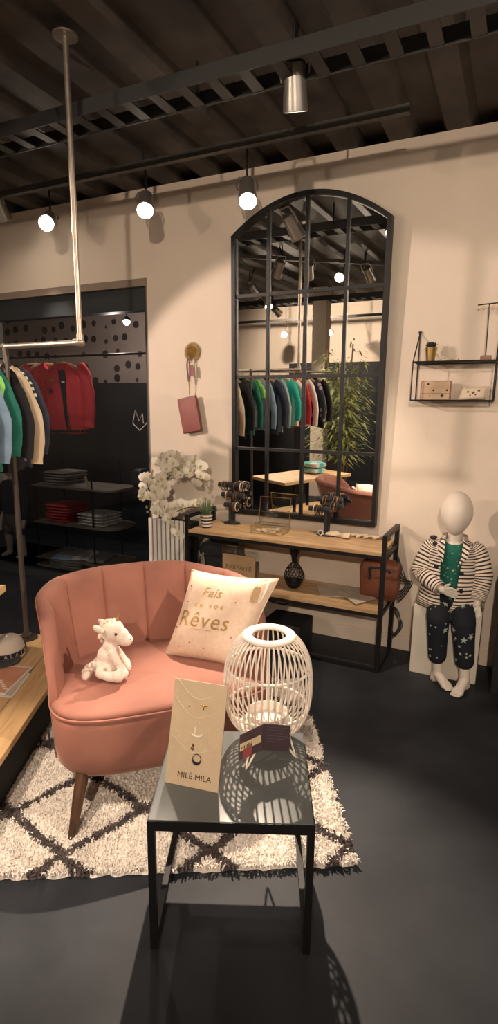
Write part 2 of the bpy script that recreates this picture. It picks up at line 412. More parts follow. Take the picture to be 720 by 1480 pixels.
# back shell
T0 = PI+.22; T1 = -.22; N = 280
ts = [lerp(T0, T1, i/600) for i in range(601)]
pl = [V((*outl(t), 0)) for t in ts]; cum = [0]
for i in range(1, 601): cum.append(cum[-1]+(pl[i]-pl[i-1]).length)
LT = cum[-1]
def at_s(s_):
    s_ = max(0, min(LT, s_))
    for i in range(1, 601):
        if cum[i] >= s_: k = (s_-cum[i-1])/max(1e-9, cum[i]-cum[i-1]); break
    t = lerp(ts[i-1], ts[i], k); p = V((*outl(t), 0)); e = .01
    q = V((*outl(t-e), 0))-V((*outl(t+e), 0)); q.normalize(); return p, V((q.y, -q.x, 0))*-1
NCH = 8; R = []
for i in range(N+1):
    s_ = LT*i/N; p, nrm = at_s(s_)
    if nrm.dot(p-V((0, CY, 0))) < 0: nrm = -nrm
    e = min(s_, LT-s_)
    yy = (p.y)/.6
    top = .755+.045*sstep(yy/.95)
    # right arm runs a little lower behind the pillow
    if p.x > 0: top -= .03*sstep((p.x-.1)/.3)
    q_ = min(1, e/.26); endt = math.sqrt(max(0, 1-(1-q_)**2.3))
    h = lerp(.485, top, endt)
    rec = lambda z: (.048*sstep(yy*1.15)+.004)*((z-.44)/.36)
    lean = lambda z: V((0, .052*max(0, (z-.42)/.36), 0))
    ch = s_/LT*NCH; fr = ch-math.floor(ch); puff = .020*(abs(math.sin(PI*fr))**.4)
    th = lerp(.026, .058, sstep(e/.30))
    puff *= sstep(e/.06)
    row = []
    for z in (.40, .43, .50, .57, .64, .70, .75):
        zz = .40+(z-.40)/(.35)*(h-.03-.40); row.append(p+nrm*(rec(zz)-th-puff)+V((0, 0, zz))+lean(zz))
    for a in (20, 50, 80, 100, 130, 160):
        a = math.radians(a); r_ = (th+puff)/2
        row.append(p+nrm*(rec(h)-r_-math.cos(a)*r_)+V((0, 0, h-.03+math.sin(a)*.03))+lean(h-.03+math.sin(a)*.03))
    for z in (.75, .64, .52, .40, .28, .235):
        zz = z if z < .41 else .40+(z-.40)/.35*(h-.03-.40); row.append(p+nrm*(max(0, rec(zz))+(.0 if z > .3 else -.006))+V((0, 0, zz))+lean(zz))
    row.append(p+nrm*(-.03)+V((0, 0, .24)))
    R.append(row)
b = MB(); b.rings(R); b.build('backrest', m_velvet, CH, world=False, sharp=65)
# outer welt along the rim
b = MB(); b.tube([r[12]+V((0, 0, -.004)) for r in R[2:-2]], .0035, 6); b.build('rim_piping', m_velvet, CH, world=False)
for (x, y, dx, dy) in ((-.325, .045, -.055, -.085), (.325, .045, .055, -.085), (-.27, .47, -.04, .09), (.27, .47, .04, .09)):
    b = MB(); b.tube([V((x, y, .215)), V((x+dx*.5, y+dy*.5, .11)), V((x+dx, y+dy, .002))], [.024, .019, .0135], 16); b.build('leg', m_walnut, CH, world=False)
b = MB(); b.box((-.432, .12, .335), (.004, .035, .05)); b.build('brand_tab', m_blackmat, CH, world=False)

# ------------------------------------------------------------------ pillow
m_linen = mat('natural_linen', (.80, .62, .48), .85, col2=(.74, .56, .43), ns=60, bump=.1, bs=220)
bl, br = V((-1.262, -1.598, .462)), V((-.918, -1.560, .462)); tl, tr = V((-1.236, -1.412, .800)), V((-.838, -1.375, .806))
pc = (bl+br+tl+tr)/4
PX_ = ((br-bl)+(tr-tl)).normalized(); PZ_ = ((tl-bl)+(tr-br)).normalized(); PN = PX_.cross(PZ_).normalized()*1
if PN.y > 0: PN = -PN
PIL = thing('throw_pillow', 'cream linen pillow with gold lettering leaning in the pink armchair', 'pillow', (pc.x, pc.y, .46))
def pil(side):
    def f(i, j):
        a, c = i*2-1, j*2-1
        ea = 1-.07*(1-c*c)*abs(a)**3; ec = 1-.07*(1-a*a)*abs(c)**3
        u, v = (a*ea+1)/2, (c*ec+1)/2
        p = bl.lerp(br, u).lerp(tl.lerp(tr, u), v)
        d = .062*((1-a**4)*(1-c**4))**.55
        d += .004*noise.noise(V((a*2.5, c*2.5, side)))*(1-a*a)*(1-c*c)
        return p+PN*d*side
    return f
b = MB(); b.grid(pil(1), 36, 36); b.grid(pil(-1), 36, 36); b.build('cover', m_linen, PIL, sharp=180)
e_ = [pil(1)(t, 0) for t in [k/24 for k in range(24)]]+[pil(1)(1, t) for t in [k/24 for k in range(24)]]+[pil(1)(1-t, 1) for t in [k/24 for k in range(24)]]+[pil(1)(0, 1-t) for t in [k/24 for k in range(24)]]
b = MB(); b.tube(e_, .003, 6, loop=True); b.build('seam', m_linen, PIL)
m_goldp = mat('gold_print', (.42, .27, .09), .45, metal=.35)
m_goldl = mat('pale_gold_print', (.78, .56, .22), .3, metal=.7)
def surf_text(s, size, m, fn, cu, cv, asp, parent, space=1.0, shear=0, name='lettering'):
    cuv = bpy.data.curves.new('t', 'FONT'); cuv.body = s; cuv.size = size; cuv.align_x = 'CENTER'; cuv.align_y = 'CENTER'; cuv.space_character = space; cuv.shear = shear; cuv.resolution_u = 4
    t = bpy.data.objects.new('t', cuv); C.objects.link(t)
    me = bpy.data.meshes.new_from_object(t.evaluated_get(bpy.context.evaluated_depsgraph_get())); bpy.data.objects.remove(t)
    inv = parent.matrix_basis.inverted()
    for v in me.vertices:
        v.co = inv @ fn(cu+v.co.x/asp[0], cv+v.co.y/asp[1])
    me.materials.clear(); me.materials.append(m)
    ob = bpy.data.objects.new(name, me); C.objects.link(ob); ob.parent = parent; return ob
ff = lambda i, j: pil(1)(i, j)+PN*.0022
surf_text('Fais', .058, m_goldl, ff, .40, .74, (.38, .38), PIL, shear=.15)
surf_text('de vos', .034, m_goldl, ff, .41, .60, (.38, .38), PIL, space=1.5)
surf_text('R\u00eaves', .092, m_goldp, ff, .41, .43, (.38, .38), PIL, space=1.12)
b = MB()
for (u, v) in ((.13, .62), (.7, .67), (.08, .33), (.2, .12), (.33, .18), (.52, .14), (.1, .8), (.62, .36), (.8, .3)):
    b.ell(ff(u, v), (.0028, .0015, .0028), 8, 6)
b.build('fleck', mat('fleck_brown', (.12, .07, .05), .8), PIL, kind='stuff')
b = MB(); b.tube([ff(.24+.03*k, .335) for k in range(11)], .0008, 5); b.build('underline', m_goldp, PIL)
# price tag tied to the pillow
m_kraft = mat('kraft_card', (.50, .34, .19), .8, col2=(.46, .31, .17), ns=30)
tg = ff(.88, .80)+PN*.006
TG = thing('price_tag', 'small kraft swing tag hanging on the corner of the cream pillow', 'tag', tg)
Tt = Matrix.Translation(tg) @ Matrix((PX_, PZ_, PX_.cross(PZ_))).transposed().to_4x4()
b = MB(); b.prism([(-.016, .018), (-.009, .027), (.009, .027), (.016, .018), (.016, -.038), (-.016, -.038)], -.0006, .0006, Tt); b.build('card', m_kraft, TG, smooth=False)
b = MB()
for r_ in range(2):
    for k in range(5): b.box(Tt @ V((-.006+.012*r_, .006-k*.0085, -.0012)), (.006, .0006, .0055), M=Matrix((PX_, PN, PZ_)).transposed().to_4x4())
b.build('written_marks', m_ink, TG, smooth=False)
b = MB(); b.tube(arc([tg+PZ_*.022, tg+PZ_*.04-PX_*.005+PN*.004, ff(.86, .955), ff(.93, .97), tg+PZ_*.03+PX_*.012+PN*.004, tg+PZ_*.022]), .0011, 6); b.build('string', m_linen, TG)
b = MB(); b.tube(arc([ff(.93, .97)+PN*.003, ff(.955, .88)+PN*.004, ff(.96, .76)+PN*.006, ff(.945, .70)+PN*.006]), .005, 6, flat=.3); b.build('ribbon', m_white, TG)

# ------------------------------------------------------------------ coffee table
TZ = .42
t0 = P(212, 1186, z=TZ); t1 = P(456, 1193, z=TZ)
tu = (t1-t0).normalized(); tv = V((-tu.y, tu.x, 0)); TW = .450; TD = .430
TO = t0+tu*(TW/2)+tv*(TD/2)
m_tabletop = mat('grey_glass_top', (.125, .135, .135), .2, spec=.45)
TB = thing('side_table', 'square black steel side table with glossy grey top on the rug', 'table', (TO.x, TO.y, 0), math.atan2(tu.y, tu.x))
h, wd, q = TZ, .02, TW/2-.01; qd = TD/2-.01
b = MB()
for s_ in (-1, 1): b.box((0, s_*qd, h-.017), (TW, .02, .03)); b.box((s_*q, 0, h-.017), (.02, TD-.04, .03))
b.build('frame', m_black, TB, world=False, smooth=False)
b = MB(); b.box((0, 0, h-.004), (TW-.006, TD-.006, .008)); b.build('tabletop', m_tabletop, TB, world=False, bevel=.001)
for sx in (-1, 1):
    for sy in (-1, 1):
        b = MB(); b.box((sx*q, sy*qd, (h-.032)/2), (.02, .02, h-.032)); b.build('leg', m_black, TB, world=False, smooth=False)
    b = MB(); b.box((sx*q, 0, .03), (.018, TD-.04, .018)); b.build('foot_rail', m_black, TB, world=False, smooth=False)

# ------------------------------------------------------------------ rattan lantern
m_rat = mat('white_rattan', (.80, .72, .64), .55, bump=.1, bs=120)
LZ = TZ+.052; lc = P(386, 1050, z=LZ); LX, LY = lc.x, lc.y
LN = thing('rattan_lantern', 'white open-weave rattan lantern standing on the side table', 'lantern', (LX, LY, LZ))
prof = [(.085, .008), (.105, .012), (.130, .03), (.150, .065), (.161, .11), (.165, .16), (.163, .21), (.154, .26), (.136, .30), (.115, .328), (.095, .341), (.085, .344)]
pr = arc([V((r*.865, 0, z*.93)) for r, z in prof], 3)
def rad(z):
    for a, c in zip(pr, pr[1:]):
        if a.z <= z <= c.z: return lerp(a.x, c.x, (z-a.z)/(c.z-a.z+1e-9))
    return .1
b = MB()
for k in range(44):
    a = 2*PI*k/44; b.tube([V((p.x*math.cos(a), p.x*math.sin(a), p.z)) for p in pr], .0029, 6)
b.build('cage_bars', m_rat, LN, world=False)
for z in (.080, .218):
    b = MB(); r_ = rad(z)-.004; b.tube([V((r_*math.cos(2*PI*k/64), r_*math.sin(2*PI*k/64), z)) for k in range(64)], .0045, 8, loop=True); b.build('hoop', m_rat, LN, world=False)
b = MB(); b.tube([V((.070*math.cos(2*PI*k/64), .070*math.sin(2*PI*k/64), .322)) for k in range(64)], .0170, 12, loop=True, flat=.55, up=(0, 0, 1)); b.build('top_ring', m_rat, LN, world=False)
b = MB(); b.tube([V((.078*math.cos(2*PI*k/64), .078*math.sin(2*PI*k/64), .010)) for k in range(64)], .010, 10, loop=True); b.build('base_ring', m_rat, LN, world=False)
b = MB(); b.lathe([(.001, .004), (.088, .004), (.088, .014), (.001, .015)], 48); b.build('base_plate', m_rat, LN, world=False)
b = MB(); b.lathe([(.001, .017), (.060, .017), (.066, .024), (.066, .058), (.060, .060), (.057, .03), (.001, .028)], 40); b.build('candle_dish', m_rat, LN, world=False)
f1 = P(355.5, 1112, z=TZ+.003); f2 = P(427, 1094, z=TZ+.003); cL = V((LX, LY, TZ+.003)); rr_ = ((f1-cL).length+(f2-cL).length)/2
f3 = cL-((f1-cL)+(f2-cL)).normalized()*rr_*.9
for f_ in (f1, f2, f3):
    d_ = (f_-cL).normalized(); s__ = V((-d_.y, d_.x, 0)); i1 = cL+d_*.080+s__*.018+V((0, 0, .056)); i2 = cL+d_*.080-s__*.018+V((0, 0, .056))
    b = MB(); b.tube([i1, f_.lerp(i1, .12)+s__*.001, f_, f_.lerp(i2, .12)-s__*.001, i2], .0032, 8); b.build('leg', m_rat, LN)

# ------------------------------------------------------------------ jewellery card
m_cardb = mat('beige_card', (.60, .46, .31), .8, col2=(.56, .43, .29), ns=40)
cb0 = P(238.5, 1130, z=TZ+.001); cb1 = P(315, 1146, z=TZ+.001); cx = (cb1-cb0).normalized(); cn = V((cx.y, -cx.x, 0))   # towards the viewer
HT = .302; best = None
for k in range(60):          # lean angle whose top edge meets the sight line of the top corner
    a = k*.01; tp = cb0+V((0, 0, 1))*HT*math.cos(a)-cn*HT*math.sin(a)
    d = tp-CAM; px = 360+800*d.dot(RT)/d.dot(FW); py = 761-800*d.dot(UP)/d.dot(FW)
    e = abs(py-980)
    if best is None or e < best[0]: best = (e, a)
la = best[1]; cu_ = (V((0, 0, 1))*math.cos(la)-cn*math.sin(la)).normalized(); cw = (cb1-cb0).length
CD = thing('jewellery_card', 'tall beige card with pinned earrings propped on the side table', 'card', cb0)
cN = cx.cross(cu_).normalized()
if cN.dot(CAM-cb0) < 0: cN = -cN
Tc = Matrix.Translation(cb0) @ Matrix((cx, cu_, cN)).transposed().to_4x4()
b = MB(); b.prism([(0, 0), (cw, 0), (cw, HT), (0, HT)], -.003, .001, Tc); b.build('card', m_cardb, CD, smooth=False)
b = MB(); st = cb0+cx*cw*.5+cu_*HT*.7-cN*.003; b.prism([(cw*.3, HT*.75), (cw*.7, HT*.75), (cw*.7, .02), (cw*.3, .02)], 0, .0015, Tc @ Matrix.Translation(V((0, 0, -.005)))  ); b.build('easel_back', m_cardb, CD, smooth=False)
text('MIL\u00cb MILA', .0225, m_ink, CD, Tc @ V((cw*.54, .030, .0012)), cx, cu_, space=1.05)
m_pat = mat('pale_card_print', (.70, .58, .42), .7)
b = MB()
for (yy, hgt) in ((.255, .05), (.20, .05), (.10, .04)):
    b.tube(arc([Tc @ V((.008, yy+hgt, .0012)), Tc @ V((cw*.4, yy, .0012)), Tc @ V((cw*.75, yy+.01, .0012)), Tc @ V((cw-.008, yy+hgt*.9, .0012))]), .0007, 5)
for k in range(24): b.ell(Tc @ V((random.uniform(.01, cw-.01), random.uniform(.06, .28), .001)), (.0016, .0016, .0016), 6, 5)
b.build('fine_chain', m_pat, CD, kind='stuff')
g_ = 'earrings pinned on the beige jewellery card'
b = MB(); o_ = Tc @ V((cw*.60, .235, .004)); b.ell(o_, .004, 10, 8)
for s_ in (-1, 1): b.ell(o_+cx*.006*s_+cu_*.002, (.0055, .002, .003), 8, 6)
b.ell(o_+cu_*-.006, (.002, .002, .006), 8, 6); b.build('earring', m_brass, label='small bee-shaped stud near the top of the beige card', cat='earring', group=g_)
b = MB(); b.ell(Tc @ V((cw*.33, .228, .003)), .0025, 8, 6); b.build('earring', m_brass, label='tiny round stud left of the bee stud on the beige card', cat='earring', group=g_)
b = MB(); b.tube([Tc @ V((cw*.52+.017*math.cos(a), .155+.009*math.sin(a), .003)) for a in [PI+.2+k*.22 for k in range(14)]], .0018, 6); b.tube([Tc @ V((cw*.48, .172, .003)), Tc @ V((cw*.48, .150, .003))], .0014, 6); b.build('earring', mat('pearl', (.85, .8, .72), .3), label='pale curved pearl piece in the middle of the beige card', cat='earring', group=g_)
b = MB(); b.ell(Tc @ V((cw*.47, .120, .003)), (.0035, .002, .005)); b.ell(Tc @ V((cw*.46, .110, .003)), (.005, .003, .006)); b.build('earring', mat('bronze', (.25, .13, .06), .4, metal=.6), label='brown drop-shaped piece below the pearls on the beige card', cat='earring', group=g_)
b = MB(); b.tube([Tc @ V((cw*.56+.0125*math.cos(2*PI*k/24), .083+.0135*math.sin(2*PI*k/24), .003)) for k in range(24)], [.0011+.0035*max(0, -math.sin(2*PI*k/24)) for k in range(24)], 8, loop=True); b.build('earring', mat('dark_pewter', (.06, .06, .07), .3, metal=.8), label='dark hoop thick at the bottom above the card lettering', cat='earring', group=g_)

# ------------------------------------------------------------------ folded dark label hung on the lantern
m_leaf = mat('aubergine_print', (.055, .035, .045), .55, col2=(.075, .05, .06), ns=12)
def outp(x, y, r):
    z = TZ+.002
    while z < TZ+.2:
        p_ = P(x, y, z=z)
        if (V((p_.x, p_.y, 0))-V((LX, LY, 0))).length >= r and (CAM-p_).length < (CAM-V((LX, LY, LZ))).length: return p_
        z += .001
    return p_
a0 = outp(346, 1099, .150); a1 = outp(380, 1084, .165); a2 = outp(418, 1086, .150)
upb = V((-.03, .10, 1)).normalized()
LF = thing('folded_leaflet', 'dark aubergine folded label hung open on the front of the rattan lantern', 'leaflet', a1)
hh = .082
b = MB()
def slab(b, p, q, u, h, th=.0012):
    n = (q-p).cross(u).normalized()*th
    b._add([p-n, q-n, q-n+u*h, p-n+u*h, p+n, q+n, q+n+u*h, p+n+u*h], [(0, 1, 2, 3), (7, 6, 5, 4), (0, 4, 5, 1), (1, 5, 6, 2), (2, 6, 7, 3), (3, 7, 4, 0)])
slab(b, a0, a1, upb, hh); b.build('left_page', m_leaf, LF, smooth=False)
b = MB(); slab(b, a1, a2, upb, hh); b.build('right_page', m_leaf, LF, smooth=False)
nx = (a1-a0).normalized(); nn = nx.cross(upb).normalized()
if nn.dot(CAM-a0) < 0: nn = -nn
b = MB(); p0 = a0+upb*.028+nx*.004+nn*.0022; slab(b, p0, p0+nx*((a1-a0).length-.012), upb, .024, .0004); b.build('label_strip', mat('cream_label', (.62, .5, .33), .7), LF, smooth=False)
b = MB()
for k in range(8): b.box(p0+nx*(.008+k*.0066)+upb*(.009+.002*(k % 2))+nn*.0010, (.0032, .0006, .006+.002*(k % 3)), M=Matrix((nx, nn, upb)).transposed().to_4x4())
b.build('printed_marks', m_ink, LF, smooth=False)
rx = (a2-a1).normalized(); rn = rx.cross(upb).normalized()
if rn.dot(CAM-a1) < 0: rn = -rn
b = MB()
for k in range(7): p1 = a1+rx*.012+upb*(.028+k*.009)+rn*.0018; slab(b, p1, p1+rx*(.05+.01*(k % 3)), upb, .0015, .0002)
b.build('text_line', mat('faded_print', (.12, .085, .10), .7), LF, kind='stuff', smooth=False)
b = MB(); p2 = a0+nx*.022+nn*.004+upb*-.004; slab(b, p2, p2+nx*.038+upb*.006, upb, .034, .0008); b.build('pink_slip', mat('rose_slip', (.30, .07, .07), .7), label='dusty red slip hanging below the dark folded label', cat='slip')
# ------------------------------------------------------------------ big arched mirror
MX0, MX1 = -1.736, -.743; MZ0, MZS, MZT = .79, 2.545, 2.735
def my(z): return -.035-.045*(z-MZ0)/(MZT-MZ0)        # leans out a little at the top
MIR = thing('arched_mirror', 'tall black arched mirror with a grid of window bars on the cream wall', 'mirror', ((MX0+MX1)/2, -.03, MZ0))
m_mir = mat('mirror_glass', (.90, .90, .88), .0, metal=1)
def arch_top(x):
    c = (MX0+MX1)/2; hw = (MX1-MX0)/2; return MZS+(MZT-MZS)*(1-abs((x-c)/hw)**2.0)
mp = [(MX0, MZ0), (MX1, MZ0)]+[(lerp(MX1, MX0, k/32), arch_top(lerp(MX1, MX0, k/32))) for k in range(33)]
b = MB(); n = len(mp)
b._add([V((x, my(z)+.0, z)) for x, z in mp]+[V((x, my(z)+.012, z)) for x, z in mp], [tuple(range(n))[::-1], tuple(range(n, 2*n))]+[(k, (k+1) % n, n+(k+1) % n, n+k) for k in range(n)])
b.v = b.v; b.build('mirror_pane', m_mir, MIR, smooth=False)
def bar(pts, wx, name='glazing_bar', d0=-.014, d1=.002):
    R = []
    for i, (x, z) in enumerate(pts):
        a = pts[max(i-1, 0)]; c = pts[min(i+1, len(pts)-1)]; t = V((c[0]-a[0], 0, c[1]-a[1])).normalized(); nn = V((-t.z, 0, t.x))*wx/2
        y = my(z); R.append([V((x, y+d0, z))+nn, V((x, y+d0, z))-nn, V((x, y+d1, z))-nn, V((x, y+d1, z))+nn])
    bb = MB(); bb.rings(R); return bb.build(name, m_black, MIR, smooth=False)
fr = [(MX0+.013, MZ0), (MX0+.013, MZS)]
bar([(MX0+.012, MZ0), (MX0+.012, MZS-.0)], .026, 'frame_side', -.025, .03); bar([(MX1-.012, MZ0), (MX1-.012, MZS)], .026, 'frame_side', -.025, .03)
bar([(MX0, MZ0+.013), (MX1, MZ0+.013)], .030, 'frame_bottom', -.025, .03)
bar([(lerp(MX0+.004, MX1-.004, k/32), arch_top(lerp(MX0, MX1, k/32))-.010) for k in range(33)], .026, 'frame_arch', -.025, .03)
W_ = MX1-MX0
for k in (1, 2, 3):
    x = MX0+W_*k/4; bar([(x, MZ0+.02), (x, arch_top(x)-.01)], .019)
for z in (1.235, 1.700, 2.195):
    bar([(MX0+.02, z), (MX1-.02, z)], .019)

# ------------------------------------------------------------------ console table
CX0, CX1, CY0, CY1 = -1.905, -.592, -.41, -.035
CT = thing('console_table', 'long black steel console table with oak top and lower shelf under the mirror', 'table', ((CX0+CX1)/2, (CY0+CY1)/2, 0))
s = .025
for x in (CX0+s/2, CX1-s/2):
    for y in (CY0+s/2, CY1-s/2):
        b = MB(); b.box((x, y, .41), (s, s, .82)); b.build('leg', m_black, CT, smooth=False)
    for z in (.8075, .0125):
        b = MB(); b.box((x, (CY0+CY1)/2, z), (s, CY1-CY0-2*s, s)); b.build('side_rail', m_black, CT, smooth=False)
for z in (.69, .345):
    b = MB()
    for y in (CY0+.008, CY1-.008): b.box(((CX0+CX1)/2, y, z), (CX1-CX0-2*s, .014, .02))
    for x in (CX0+s/2, CX1-s/2): b.box((x, (CY0+CY1)/2, z), (.016, CY1-CY0-2*s, .02))
    b.build('shelf_frame', m_black, CT, smooth=False)
b = MB(); b.box(((CX0+CX1)/2, CY0+.0125, .0125), (CX1-CX0-2*s, s, s)); b.build('floor_rail', m_black, CT, smooth=False)
b = MB(); b.b2((CX0+s+.001, CY0+.002, .70), (CX1-s-.001, CY1-.002, .72)); b.build('tabletop', m_oakc, CT, bevel=.0015)
b = MB(); b.b2((CX0+s+.001, CY0+.002, .355), (CX1-s-.001, CY1-.002, .38)); b.build('lower_shelf', m_oakc, CT, bevel=.0015)
ZT, ZS = .7205, .3805

# succulent in a striped pot
m_strp = stripes('black_white_stripes', (.72, .64, .55), (.02, .02, .02), 5, .5, 'Z', .7)
nt = m_strp.node_tree
for q in nt.nodes:
    if q.type == 'MATH' and q.operation == 'MULTIPLY': q.inputs[1].default_value = 46
pp = P(298.5, 762, z=ZT)
SP = thing('striped_plant_pot', 'spiky aloe in a black and white striped pot on the console', 'plant', pp)
b = MB(); b.lathe([(.030, 0), (.034, .003), (.039, .045), (.041, .083), (.043, .088), (.041, .092), (.036, .09), (.035, .075)], 28); b.build('pot', m_strp, SP, world=False)
m_aloe = mat('aloe_leaf', (.10, .16, .075), .5, col2=(.22, .28, .15), ns=14)
b = MB()
for k in range(34):
    a = k*2.4; t = .15+.8*(k/34); l = .115-.03*t; ax = V((math.cos(a)*math.sin(t*.85), math.sin(a)*math.sin(t*.85), math.cos(t*.85)))
    p0 = V((math.cos(a)*.012*t, math.sin(a)*.012*t, .078)); b.tube([p0, p0+ax*l*.5+V((0, 0, .0)), p0+ax*l+V((0, 0, .008))], [.0058, .0048, .0006], 6, flat=.45)
b.build('leaves', m_aloe, SP, world=False)

# bracelet displays
m_bl = mat('black_velvet', (.016, .018, .024), .8, sheen=.3)
brc = [mat('bracelet_gold', (.60, .36, .14), .3, metal=.9), mat('bracelet_leather', (.20, .08, .035), .5), mat('bracelet_pearl', (.62, .52, .42), .4), mat('bracelet_black', (.02, .02, .022), .4), mat('bracelet_bronze', (.30, .16, .07), .4, metal=.6)]
bproto = {}
def bracelet(M, k, r, lab, grp):
    key = k % 5
    if key not in bproto:
        b = MB(); N = 20
        if key in (0, 2): b.tube([V((0, r*math.cos(2*PI*j/N), r*math.sin(2*PI*j/N))) for j in range(N)], [.0028+.0012*(j % 2) for j in range(N)], 6, loop=True)
        else: b.tube([V((0, r*math.cos(2*PI*j/N), r*math.sin(2*PI*j/N))) for j in range(N)], .0035, 6, loop=True, flat=1)
        o = b.build('bracelet', brc[key], label=lab, cat='bracelet', group=grp); o.data.transform(Matrix.Translation(o.location)); o.location = (0, 0, 0); bproto[key] = o; first = True
    else: o = bproto[key].copy(); C.objects.link(o)
    o['label'] = lab; o['group'] = grp
    o.rotation_mode = 'XYZ'; o.location = M.to_translation(); o.rotation_euler = M.to_euler()
    return o
def bar_display(name, label, base, tiers, rz, grp, labs, oval=.05):
    t = thing(name, label, 'jewellery display', base, rz)
    b = MB(); b.lathe([(.0, 0), (oval, 0), (oval, .006), (oval*.8, .014), (.012, .018)][1:], 28, sx=1.25, sy=.8); b.build('base', m_bl, t, world=False)
    n = 0; Mw = Matrix.Translation(V(base)) @ Matrix.Rotation(rz, 4, 'Z')
    for (x0, x1, y, z, r) in tiers:
        b = MB(); xm = (x0+x1)/2*0+ (0.0); b.tube([(xm+(.012 if y > 0 else -.012)*0, y, .012), (xm, y, z)], .009, 10); b.build('post', m_bl, t, world=False)
        b = MB(); b.tube([(x0, y, z), (x1, y, z)], r, 14); b.build('bar', m_bl, t, world=False, sharp=30)
        k = x0+.035
        while k < x1-.02:
            if abs(k-xm) > .012:
                T = Mw @ Matrix.Translation(V((k, y, z-.008))) @ Matrix.Rotation(random.uniform(-.18, .18), 4, 'Z')
                bracelet(T, random.randrange(5), r+.0135, labs, grp); n += 1
            k += random.uniform(.013, .021)
    return t
d1 = P(332, 757, z=ZT)
bar_display('bracelet_display', 'black three-tier bracelet stand beside the striped plant pot', (d1.x+.01, d1.y+.015, ZT), [(-.115, .095, .03, .262, .017), (-.075, .09, -.0, .20, .017), (-.04, .08, -.035, .135, .017)], .05,
            'bracelets on the three-tier stand', 'slim bracelet looped over the black three-tier stand')
d2 = P(474, 762, Y=-.125)
bproto.clear()
bar_display('bracelet_display', 'black bracelet stand in front of the right end of the mirror', (d2.x-.005, d2.y-.0, ZT), [(-.085, .085, .025, .225, .018), (-.11, .03, -.035, .17, .016), (-.02, .10, .0, .195, .012)], -.05,
            'bracelets on the right-hand stand', 'slim bracelet looped over the black stand right of the glass box', oval=.055)

# brass and glass jewellery box with open lid
gx0, gx1, gy0, gy1 = -1.49, -1.27, -.30, -.14
GB = thing('glass_jewellery_box', 'open brass-edged glass box with raised lid in front of the mirror', 'box', ((gx0+gx1)/2, (gy0+gy1)/2, ZT), .06)
def edges(b, pts, r=.0022):
    for a, c in pts: b.tube([a, c], r, 6)
L8 = [(x, y, z) for z in (0, .045) for y in (-.075, .075) for x in (-.105, .105)]
b = MB(); edges(b, [(L8[0], L8[1]), (L8[2], L8[3]), (L8[0], L8[2]), (L8[1], L8[3]), (L8[4], L8[5]), (L8[6], L8[7]), (L8[4], L8[6]), (L8[5], L8[7]), (L8[0], L8[4]), (L8[1], L8[5]), (L8[2], L8[6]), (L8[3], L8[7])]); b.build('brass_frame', m_brass, GB, world=False)
b = MB(); b.box((0, -.075, .0225), (.21, .001, .045)); b.box((0, .075, .0225), (.21, .001, .045)); b.box((-.105, 0, .0225), (.001, .15, .045)); b.box((.105, 0, .0225), (.001, .15, .045)); b.build('glass_sides', m_clear, GB, world=False, smooth=False)
la_, lb = V((-.105, .075, .047)), V((.105, .075, .047)); lu = V((0, .028, .165))
b = MB(); edges(b, [(la_, lb), (la_+lu, lb+lu), (la_, la_+lu), (lb, lb+lu)]); b.tube([(-.10, -.01, .045), (-.102, .085, .13)], .0012, 5); b.build('lid_frame', m_brass, GB, world=False)
b = MB(); slab(b, la_, lb, lu.normalized(), lu.length, .0005); b.build('lid_glass', m_clear, GB, world=False, smooth=False)
m_shell = mat('cream_fabric', (.70, .58, .44), .8, col2=(.60, .48, .34), ns=40)
for k in range(9):
    b = MB(); c = V(((gx0+gx1)/2+random.uniform(-.075, .07), (gy0+gy1)/2+random.uniform(-.045, .045), ZT+.012+.006*(k % 2))); a = random.uniform(0, PI)
    b.tube([c+V((math.cos(t)*.018, math.sin(t)*.014, .003*math.sin(3*t+a))) for t in [2*PI*j/16 for j in range(16)]], .004, 6, loop=True)
    b.build('ring_band', m_shell, label='small cream twisted hair band lying inside the open glass box', cat='hair band', group='hair bands in the glass box')

# fabric pieces on the right of the console
def roll(c, l, r, a, m, lab, name='hair_tie', cat='hair tie', grp=None, lump=6):
    b = MB(); d = V((math.cos(a), math.sin(a), 0)); pts = [V(c)+d*l*(t-.5)+V((0, 0, r)) for t in [k/12 for k in range(13)]]
    b.tube(pts, [r*(.75+.25*abs(math.sin(k*PI*lump/12))) for k in range(13)], 10); return b.build(name, m, label=lab, cat=cat, group=grp)
q = P(478, 776, z=ZT)
b = MB(); R = []
for i in range(15):
    t = i/14; w = .026+.007*math.sin(t*9); R.append([V((q.x-.05+t*.17, q.y+.02+.008*math.sin(t*5)+math.cos(2*PI*k/12)*w, ZT+.001+max(0, math.sin(2*PI*k/12)+.9)*(.014+.004*math.sin(t*13+k)))) for k in range(12)])
b.rings(R); b.build('folded_scarf', m_shell, label='folded cream scarf lying in front of the bracelet stand', cat='scarf')
b = MB(); c = V((q.x-.068, q.y-.0, ZT+.019)); b.tube([c+V((.014*math.cos(t), .007*math.sin(t*2), .015*math.sin(t))) for t in [2*PI*k/18 for k in range(18)]], [.0035+.0008*(k % 2) for k in range(18)], 8, loop=True); b.build('shell_bracelet', mat('shell_white', (.7, .62, .52), .4), label='white beaded bracelet at the left end of the cream scarf', cat='bracelet')
q = P(532, 778, z=ZT)
for k, (dx, dy, a) in enumerate(((-.085, .005, .3), (-.055, -.012, 1.2), (-.03, .018, .8), (-.005, -.012, 1.0), (.03, .012, .6), (.052, -.008, .9))):
    roll((q.x+dx, q.y+dy, ZT), .045, .0105, a, m_shell, 'cream ribbed hair tie in the row on the right end of the console', grp='hair ties on the console end')
b = MB(); b.b2((-.86, -.10, ZT), (-.64, -.045, ZT+.012)); b.build('wooden_tray', wood('dark_tray', (.20, .11, .06), (.12, .06, .03), along=0), bevel=.003, label='low dark wooden tray behind the cream hair ties', cat='tray')

